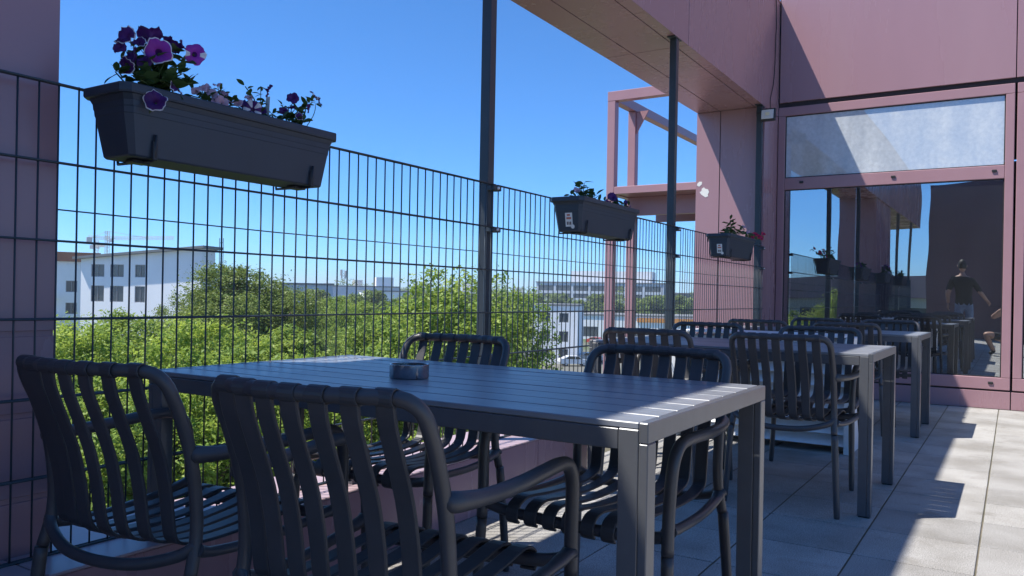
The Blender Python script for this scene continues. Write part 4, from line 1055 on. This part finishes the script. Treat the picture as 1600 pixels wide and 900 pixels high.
vehicle('digger', 'orange digger near the white hall', 'digger', 918, 528, 30, [(-1.6, .5), (1.6, .5), (1.6, 1.2), (1.3, 1.3), (1.2, 2.6), (-.2, 2.6), (-.3, 1.5), (-1.6, 1.5)], [[(.1, 1.6), (1.0, 1.6), (.95, 2.4), (.1, 2.4)]], 2.0, M['orange'], (-1.1, 1.1), dig)
vehicle('parked_car', 'red car parked behind the steel post near the white hall', 'car', 934, 538, -20, car, carw, 1.78, M['carred'], (-1.3, 1.35))

# ------------------------------------------------------------------ trees
def tree_meshes(seed, h, rad, crown0, nclump, nleaf, lsize, leafm, airy=0.0):
    """crown from height crown0 to h, largest radius rad"""
    rn = np.random.default_rng(seed); rr = random.Random(seed)
    tk = MB()
    top = Vector((rr.uniform(-.3, .3), rr.uniform(-.3, .3), h * .86))
    tk.tube(cr([(0, 0, 0), (rr.uniform(-.1, .1), rr.uniform(-.1, .1), crown0), (rr.uniform(-.25, .25), rr.uniform(-.25, .25), (crown0 + h) * .5), top], 4), [h * .020 * (1 - .07 * i) for i in range(13)], 8)
    cen = np.array([0, 0, (crown0 + h) / 2]); hz_ = (h - crown0) / 2
    # lobes make an uneven outline
    nl = 11
    lob = []
    for k in range(nl):
        a = 2 * math.pi * k / nl * 2.4 + rr.uniform(-.4, .4); zf = -0.75 + 1.65 * (k + .5) / nl
        rz_ = math.sqrt(max(0.05, 1 - zf * zf)) * rr.uniform(.45, .78)
        lob.append((np.array([rad * rz_ * math.cos(a), rad * rz_ * math.sin(a), cen[2] + hz_ * zf * .82]), rad * rr.uniform(.34, .52)))
    lob.append((np.array([0, 0, h - rad * .34]), rad * .36)); lob.append((np.array([0, 0, cen[2]]), rad * .6))
    for c, r_ in lob:
        z0 = max(crown0 * .8, c[2] - rad * .9)
        tk.tube(cr([(0, 0, z0), (c[0] * .5, c[1] * .5, (z0 + c[2]) / 2 + .1), tuple(c)], 3), [h * .008 * (1 - .1 * i) for i in range(7)], 5)
    w = np.array([l[1] ** 2 for l in lob]); w /= w.sum()
    which = rn.choice(len(lob), nclump, p=w)
    d = rn.normal(size=(nclump, 3)); d /= np.linalg.norm(d, axis=1)[:, None]
    rr_ = (rn.random(nclump) ** (0.28 if not airy else .45))
    cl = np.array([lob[i][0] for i in which]) + d * (np.array([lob[i][1] for i in which]) * rr_ * (1.0 + airy * rn.random(nclump)))[:, None] * np.array([1, 1, .85])
    n = nclump * nleaf
    base = np.repeat(cl, nleaf, axis=0)
    spread = np.repeat(rn.uniform(.55, 1.3, nclump), nleaf)[:, None] * rad * .072
    pos = base + rn.normal(size=(n, 3)) * spread * np.array([1, 1, .75])
    out = pos - np.array([0, 0, cen[2] - hz_ * .5]); out /= np.linalg.norm(out, axis=1)[:, None] + 1e-6
    nrm = rn.normal(size=(n, 3)) * .75 + out * .5 + np.array([0, 0, .55]); nrm /= np.linalg.norm(nrm, axis=1)[:, None]
    t = np.cross(nrm, rn.normal(size=(n, 3))); t /= np.linalg.norm(t, axis=1)[:, None] + 1e-6
    b = np.cross(nrm, t)
    s = lsize * rn.uniform(.6, 1.3, n)[:, None]
    bend = nrm * s * .18
    V = np.stack([pos - t * s, pos - b * s * .5 + bend, pos + t * s, pos + b * s * .5 + bend], axis=1).reshape(-1, 3)
    me = bpy.data.meshes.new('crown')
    me.vertices.add(4 * n); me.vertices.foreach_set('co', V.ravel().astype(np.float32))
    me.loops.add(4 * n); me.loops.foreach_set('vertex_index', np.arange(4 * n, dtype=np.int32))
    me.polygons.add(n); me.polygons.foreach_set('loop_start', np.arange(0, 4 * n, 4, dtype=np.int32))
    me.materials.append(leafm); me.update(calc_edges=True)
    return tk.mesh('trunk', M['bark']), me
TM = {'round_a': tree_meshes(1, 9.0, 2.9, 2.2, 430, 125, .062, M['leaf_light']),
      'round_b': tree_meshes(2, 9.0, 2.7, 2.0, 430, 125, .062, M['leaf_light']),
      'round_c': tree_meshes(6, 9.0, 2.8, 1.8, 430, 125, .062, M['leaf_mid']),
      'big': tree_meshes(3, 11.5, 3.6, 2.5, 720, 120, .068, M['leaf_dark']),
      'airy': tree_meshes(4, 10.0, 2.6, 2.0, 480, 70, .072, M['leaf_mid'], .45),
      'far': tree_meshes(5, 9.0, 3.2, 1.6, 300, 26, .22, M['leaf_far']),
      'bush': tree_meshes(8, 3.2, 1.9, .3, 280, 80, .062, M['leaf_light'])}
TH0 = {'round_a': 9, 'round_b': 9, 'round_c': 9, 'big': 11.5, 'airy': 10, 'far': 9, 'bush': 3.2}
tcount = [0]
def tree(kind, px, ytop, depth, label, wide=1.0, group='trees below the terrace', name='leafy_tree'):
    p = at(px, ytop, depth); H = p.z - ZG; p.z = ZG
    s = H / TH0[kind]; tcount[0] += 1
    t = thing(name, label, 'tree' if name != 'shrub' else 'shrub', p, tcount[0] * 2.1, group)
    t.scale = (s * wide, s * wide, s)
    link('trunk', TM[kind][0], t); link('crown', TM[kind][1], t)
    return t
near = 'bright green young tree below the fence'
tree('round_a', 115, 497, 22, 'bright green tree below the fence at the far left, beside the near column')
tree('round_c', 205, 484, 27, 'bright green tree directly below the white house')
tree('round_b', 290, 502, 21, 'bright green tree in front of the large dark round tree')
tree('big', 372, 408, 40, 'large dense dark green tree rising right of the white house', 1.15)
tree('big', 322, 448, 47, 'dark green tree between the white house and the large round tree', .9)
tree('big', 428, 446, 44, 'dark green tree on the right flank of the large round tree', .95)
tree('round_c', 455, 510, 24, 'bright green tree right of centre-left, in front of the parked van', 1.0)
tree('round_c', 398, 540, 19, 'lower bright tree seen above the left end of the nearest table')
tree('round_c', 520, 462, 70, 'mid green tree below the radio mast', 1.1)
tree('round_c', 572, 470, 62, 'mid green tree left of the airy tall tree', 1.0)
tree('round_c', 600, 492, 38, 'mid green tree low behind the nearest table, left of the airy tree', 1.0)
tree('airy', 685, 417, 23, 'tall airy tree with loose top sprigs left of the tall steel post', 1.0)
tree('round_c', 632, 478, 30, 'yellowish green tree at the left foot of the airy tall tree', .9)
tree('airy', 800, 450, 26, 'loose green tree just right of the tall steel post', .72)
tree('round_c', 742, 478, 33, 'green tree behind the tall steel post', .9)
tree('round_a', 45, 520, 24, 'bright green tree hidden behind the near mauve column')
for k, (px, yt, d) in enumerate(((470, 560, 18), (560, 560, 20), (650, 565, 19), (180, 585, 15), (280, 590, 15), (360, 610, 16))):
    tree('round_c' if k % 2 else 'round_b', px, yt, d, ('low leafy tree seen just above the left part of the nearest table', 'low leafy tree seen above the middle of the nearest table', 'low leafy tree left of the armchair behind the ashtray', 'low leafy tree showing through the back of the leftmost armchair', 'low leafy tree between the two nearest armchairs', 'low leafy tree under the left end of the nearest table')[k], .95, 'low trees close below the fence')
for k, (px, yt, d) in enumerate(((120, 760, 16), (200, 700, 18), (300, 740, 17), (420, 720, 18), (90, 700, 20), (520, 700, 20), (620, 690, 22), (250, 820, 15), (150, 850, 14.5), (700, 660, 24), (380, 800, 16), (60, 820, 15))):
    p = at(px, yt, d)
    if p.z < ZG + 2: 
        p.z = ZG + 2.6
    t = thing('shrub', 'leafy shrub under the trees close to the building', 'shrub', (p.x, p.y, ZG), k * 1.3, 'shrubs under the trees')
    s = (p.z - ZG) / 3.2; t.scale = (s * 1.25, s * 1.25, s)
    link('trunk', TM['bush'][0], t); link('crown', TM['bush'][1], t)
rt_ = random.Random(9)
far_spots = [(px, 459 + rt_.uniform(-4, 7) + (px - 800) * .0184 * .6, rt_.uniform(95, 210) if px < 760 else rt_.uniform(205, 290)) for px in (438, 462, 500, 545, 556, 590, 640, 655, 670, 700, 725, 745, 780, 795, 820, 842, 862, 880, 905, 925, 940, 962, 985, 1005, 1020, 1036, 1060, 1075)]
for k, (px, yt, d) in enumerate(far_spots):
    right = px > 880
    tree('far', px, yt + (2 if right else 0), d, 'round green tree far off on the right, around the white hall' if right else 'round green tree far off in front of the skyline', rt_.uniform(1.0, 1.4), 'far trees right' if right else 'far trees left')
# distant wood closing the plain
V_, F_ = [], []
wd = MB()
src = TM['far'][1]
co = np.empty(len(src.vertices) * 3, np.float32); src.vertices.foreach_get('co', co); co = co.reshape(-1, 4, 3)[::7]
bl_ = []
for k in range(260):
    px = rt_.uniform(-60, 1250); d = rt_.uniform(260, 1500)
    p = at(px, 462, d); s = rt_.uniform(.9, 1.6) * (1 + d / 2500)
    bl_.append(co * s * np.array([1.3, 1.3, 1.0]) + np.array([p.x, p.y, ZG]))
A = np.concatenate(bl_).reshape(-1, 3); n = len(A) // 4
me = bpy.data.meshes.new('distant_wood')
me.vertices.add(4 * n); me.vertices.foreach_set('co', A.ravel().astype(np.float32))
me.loops.add(4 * n); me.loops.foreach_set('vertex_index', np.arange(4 * n, dtype=np.int32))
me.polygons.add(n); me.polygons.foreach_set('loop_start', np.arange(0, 4 * n, 4, dtype=np.int32))
me.materials.append(M['leaf_far']); me.update(calc_edges=True)
tag(link('distant_wood', me), 'far belt of green woodland below the skyline', 'woodland', kind='stuff')

# ------------------------------------------------------------------ what the window mirrors: trees and a house behind the camera
def place(kind, x, y, H, label, wide=1.0):
    tcount[0] += 1; k = H / TH0[kind]
    t = thing('leafy_tree', label, 'tree', (x, y, ZG), tcount[0] * 1.7, 'trees behind the camera'); t.scale = (k * wide, k * wide, k)
    link('trunk', TM[kind][0], t); link('crown', TM[kind][1], t)
for k, (x, y, H) in enumerate(((-8.5, -24, 9.2), (-13, -31, 10.4), (-6.5, -33, 9.6), (-17, -40, 10.0), (-10.5, -46, 11.0), (-22, -30, 9.0))):
    place('round_c' if k % 2 else 'round_a', x, y, H, 'green tree behind the camera, only mirrored in the window')
hb = thing('mirrored_house', 'long low house with a pale roof, only mirrored in the window', 'building', (-18, -58, ZG), math.pi)
mb = MB(); wins = facade(mb, -14, 14, 0, 10.2, [(-12 + 4 * k, -9.6 + 4 * k) for k in range(6)], [(2, 3.6), (5, 6.6), (8, 9.4)])
mb.box(-14, 14, .4, 9, 0, 10.2); part('wall', mb, M['render_y'], hb)
part('roof', MB().prism([(-14.4, 10.21), (14.4, 10.21), (13, 12.2), (-13, 12.2)], -.4, 9.4), M['pinkframe'], hb)
for (a, b, c, d) in wins: part('window', MB().add([(a, .14, c), (b, .14, c), (b, .14, d), (a, .14, d)], [(0, 1, 2, 3)]), M['pane'], hb)

# ------------------------------------------------------------------ people mirrored in the window
M['skin'] = mat('skin', (0.50, 0.30, 0.22), 0.55, var=0.06, scale=20)
M['hair'] = mat('dark_hair', (0.02, 0.016, 0.013), 0.6, var=0.3, scale=60)
M['shirt'] = mat('black_tee', (0.022, 0.024, 0.024), 0.9, var=0.2, scale=25, bump=0.2, bscale=14)
M['jeans'] = mat('light_jeans', (0.22, 0.30, 0.42), 0.9, var=0.15, scale=25, bump=0.2, bscale=20)
M['shorts'] = mat('dark_shorts', (0.03, 0.032, 0.04), 0.9, var=0.2, scale=20)
M['shoe'] = mat('dark_shoe', (0.03, 0.03, 0.03), 0.7)
M['eye'] = mat('eye_white', (0.75, 0.73, 0.70), 0.3)
def skin_body(J, E_, root, cloth, name, label, loc, rz):
    """J: joint -> (position, radius); one continuous surface; cloth(face centre) -> material slot"""
    keys = list(J); ix = {k: i for i, k in enumerate(keys)}
    me = bpy.data.meshes.new('body_skeleton')
    me.from_pydata([J[k][0] for k in keys], [(ix[a], ix[b]) for a, b in E_], [])
    o = bpy.data.objects.new('body_skeleton', me); COL.objects.link(o)
    md = o.modifiers.new('skin', 'SKIN'); md.use_smooth_shade = True
    for i, k in enumerate(keys):
        r = J[k][1]; sv = me.skin_vertices[0].data[i]; sv.radius = r if isinstance(r, tuple) else (r, r); sv.use_root = (k == root)
    o.modifiers.new('sub', 'SUBSURF').levels = 2
    o.modifiers['sub'].render_levels = 2
    dg = bpy.context.evaluated_depsgraph_get(); dg.update()
    bm_ = bpy.data.meshes.new_from_object(o.evaluated_get(dg))
    bpy.data.objects.remove(o)
    bm_.materials.clear()
    for m in ('skin', 'shirt', 'jeans', 'shoe', 'shorts'): bm_.materials.append(M[m])
    for p in bm_.polygons: p.material_index = cloth(p.center); p.use_smooth = True
    t = thing(name, label, 'person', loc, rz)
    link('body', bm_, t)
    return t
def head_parts(t, c, r, look):
    """face, ears and hair on a head centred at c; look is the facing angle"""
    rot = (0, 0, look)
    hd = MB(); prof = []
    n, sgm = 14, 20; vs = []
    for i in range(n + 1):
        a = math.pi * i / n; z = -math.cos(a); q = math.sin(a) ** .9
        for k in range(sgm):
            b = 2 * math.pi * k / sgm
            x = q * math.cos(b) * .78; y = q * math.sin(b) * (.98 if math.sin(b) < 0 else .92)
            if z < -.2: y += .10 * (-z - .2); x *= 1 - .28 * (-z - .2)
            vs.append((x * r, y * r, z * r * 1.22))
    hd.add(vs, [(i * sgm + k, i * sgm + (k + 1) % sgm, (i + 1) * sgm + (k + 1) % sgm, (i + 1) * sgm + k) for i in range(n) for k in range(sgm)], 0, True)
    hd.tube([(0, .86 * r, .12 * r), (0, 1.02 * r, -.12 * r), (0, 1.10 * r, -.26 * r), (0, .95 * r, -.34 * r)], [.09 * r, .12 * r, .16 * r, .10 * r], 8)
    hd.tube([(-.22 * r, .90 * r, -.56 * r), (0, .97 * r, -.54 * r), (.22 * r, .90 * r, -.56 * r)], [.05 * r, .08 * r, .05 * r], 6)
    for s in (-1, 1): hd.tube([(s * .74 * r, -.02 * r, .16 * r), (s * .88 * r, -.08 * r, .02 * r), (s * .78 * r, .02 * r, -.24 * r)], [.12 * r, .15 * r, .08 * r], 8)
    h = part('head', hd, M['skin'], t, c, rot)
    for s in (-1, 1): part('eye', MB().lathe([(0, .13 * r), (.09 * r, .09 * r), (.13 * r, 0), (.09 * r, -.09 * r), (0, -.13 * r)], 10), M['eye'], h, (s * .30 * r, .80 * r, .06 * r))
    hv = [(x * 1.08, y * 1.08 - .03 * r, z * 1.06 + .03 * r) for x, y, z in vs]
    hf = []
    for i in range(n):
        for k in range(sgm):
            q = [i * sgm + k, i * sgm + (k + 1) % sgm, (i + 1) * sgm + (k + 1) % sgm, (i + 1) * sgm + k]
            cz = sum(hv[t_][2] for t_ in q) / 4; cy = sum(hv[t_][1] for t_ in q) / 4
            if cz > .55 * r or (cy < .05 * r and cz > -.55 * r): hf.append(tuple(q))
    part('hair', MB().add(hv, hf, 0, True), M['hair'], h)
def hand_part(t, p, d, up, side=1):
    """palm with five bent fingers; d: direction of the fingers, up: back of the hand"""
    d = Vector(d).normalized(); u = Vector(up); u = (u - d * u.dot(d)).normalized(); w = d.cross(u) * side; p = Vector(p)
    m = MB().tube([p - d * .02, p + d * .02, p + d * .065, p + d * .085], [.026, .036, .040, .034], 10, flat=.5)
    for k, L in enumerate((.062, .072, .068, .052)):
        a = p + d * .075 + w * (.028 - .0185 * k)
        m.tube([a, a + d * L * .45 - u * .004, a + d * L * .75 - u * L * .22, a + d * L * .92 - u * L * .5], [.0088, .0085, .0078, .0062], 7)
    a = p + d * .012 + w * .032
    m.tube([a, a + d * .026 + w * .022, a + d * .052 + w * .024 - u * .012], [.011, .010, .0075], 7)
    return part('hand', m, M['skin'], t)
# man walking away from the window
J = {'pel': ((0, 0, .96), (.155, .12)), 'spi': ((0, .0, 1.13), (.145, .11)), 'che': ((0, .01, 1.33), (.175, .12)), 'nek': ((0, .0, 1.51), .062), 'hed': ((0, .02, 1.60), .055),
     'shl': ((-.18, 0, 1.43), .075), 'ell': ((-.31, -.02, 1.20), .047), 'wrl': ((-.42, .14, 1.03), .030), 'shr': ((.18, 0, 1.43), .075), 'elr': ((.27, -.07, 1.18), .047), 'wrr': ((.28, .03, .95), .030),
     'hil': ((-.095, 0, .88), .095), 'knl': ((-.11, .10, .50), .062), 'anl': ((-.11, .07, .10), .042), 'tol': ((-.12, .23, .045), .035),
     'hir': ((.095, 0, .88), .095), 'knr': ((.10, -.02, .50), .062), 'anr': ((.10, -.26, .16), .042), 'tor': ((.105, -.15, .045), .035)}
Eg = [('pel', 'spi'), ('spi', 'che'), ('che', 'nek'), ('nek', 'hed'), ('che', 'shl'), ('shl', 'ell'), ('ell', 'wrl'), ('che', 'shr'), ('shr', 'elr'), ('elr', 'wrr'), ('pel', 'hil'), ('hil', 'knl'), ('knl', 'anl'), ('anl', 'tol'), ('pel', 'hir'), ('hir', 'knr'), ('knr', 'anr'), ('anr', 'tor')]
def cloth_walk(c):
    if c.z < .11: return 3
    if abs(c.x) > .2 and c.z < 1.235: return 0
    if c.z > 1.50: return 0
    return 2 if c.z < .95 else 1
man = skin_body(J, Eg, 'pel', cloth_walk, 'person', 'person in a black t-shirt and light jeans walking away, mirrored in the window', (-.86, -1.5, 0), math.pi)
head_parts(man, (0, .03, 1.695), .098, 0)
hand_part(man, (-.425, .145, 1.02), (-.35, .55, -.6), (-.8, -.3, .1), 1)
hand_part(man, (.28, .035, .94), (.05, .2, -1), (.9, .0, .1), -1)
# photographer crouching behind the camera
J = {'pel': ((.06, -.52, .34), (.15, .13)), 'spi': ((.06, -.54, .52), (.135, .11)), 'che': ((.05, -.49, .72), (.165, .12)), 'nek': ((.04, -.43, .90), .060), 'hed': ((.03, -.40, .98), .055),
     'shl': ((-.13, -.44, .82), .070), 'ell': ((-.32, -.26, .70), .045), 'wrl': ((-.18, -.17, .86), .029), 'shr': ((.23, -.46, .82), .070), 'elr': ((.36, -.20, .70), .045), 'wrr': ((.13, -.11, .86), .029),
     'hil': ((-.04, -.50, .31), .09), 'knl': ((-.42, -.12, .40), .062), 'anl': ((-.30, -.36, .08), .042), 'tol': ((-.36, -.22, .035), .034),
     'hir': ((.16, -.50, .31), .09), 'knr': ((.40, -.10, .44), .062), 'anr': ((.32, -.36, .08), .042), 'tor': ((.37, -.22, .035), .034)}
def cloth_crouch(c):
    if c.z < .09: return 3
    dl = (Vector((c.x, c.y, c.z)) - Vector((-.42, -.12, .40))).length; dr = (Vector((c.x, c.y, c.z)) - Vector((.40, -.10, .44))).length
    if dl < .17 or dr < .17: return 0
    if c.z > .885 or (c.y > -.36 and c.z > .55): return 0
    if c.z < .30 and (c.x < -.16 or c.x > .26): return 0
    return 4 if c.z < .42 else 1
ph = skin_body(J, Eg, 'pel', cloth_crouch, 'person', 'crouching photographer in shorts and dark shirt at the window\'s mirrored right edge', (0, 0, 0), 0)
head_parts(ph, (.03, -.385, 1.075), .098, R(12))
hand_part(ph, (-.175, -.168, .865), (.85, .15, .42), (-.4, -.7, .3), 1)
hand_part(ph, (.125, -.11, .865), (-.85, -.1, .5), (.3, -.8, .3), -1)
pc = Vector((0, 0, CAM_H)) - _f2 * .055
phone = part('phone', MB().box(-.074, .074, -.0358, .0358, -.004, .004, .002), M['blackpl'])
phone.matrix_world = Matrix.Translation(pc) @ _m.to_3x3().to_4x4()
tag(phone, 'black phone held up by the crouching photographer', 'phone')

# ------------------------------------------------------------------ summer haze
hz_m = bpy.data.materials.new('haze_air'); hz_m.use_nodes = True
nt = hz_m.node_tree; nt.nodes.clear()
ho = nt.nodes.new('ShaderNodeOutputMaterial'); hv_ = nt.nodes.new('ShaderNodeVolumePrincipled')
hv_.inputs['Color'].default_value = (0.86, 0.93, 1.0, 1); hv_.inputs['Density'].default_value = 0.00042; hv_.inputs['Anisotropy'].default_value = 0.0
nt.links.new(hv_.outputs[0], ho.inputs['Volume'])
hb_ = part('haze', MB().box(-2600, 2600, -2600, 2600, ZG - 1.0, 52.0), hz_m)
hb_['kind'] = 'stuff'; hb_['label'] = 'thin summer haze over the town'; hb_['category'] = 'haze'
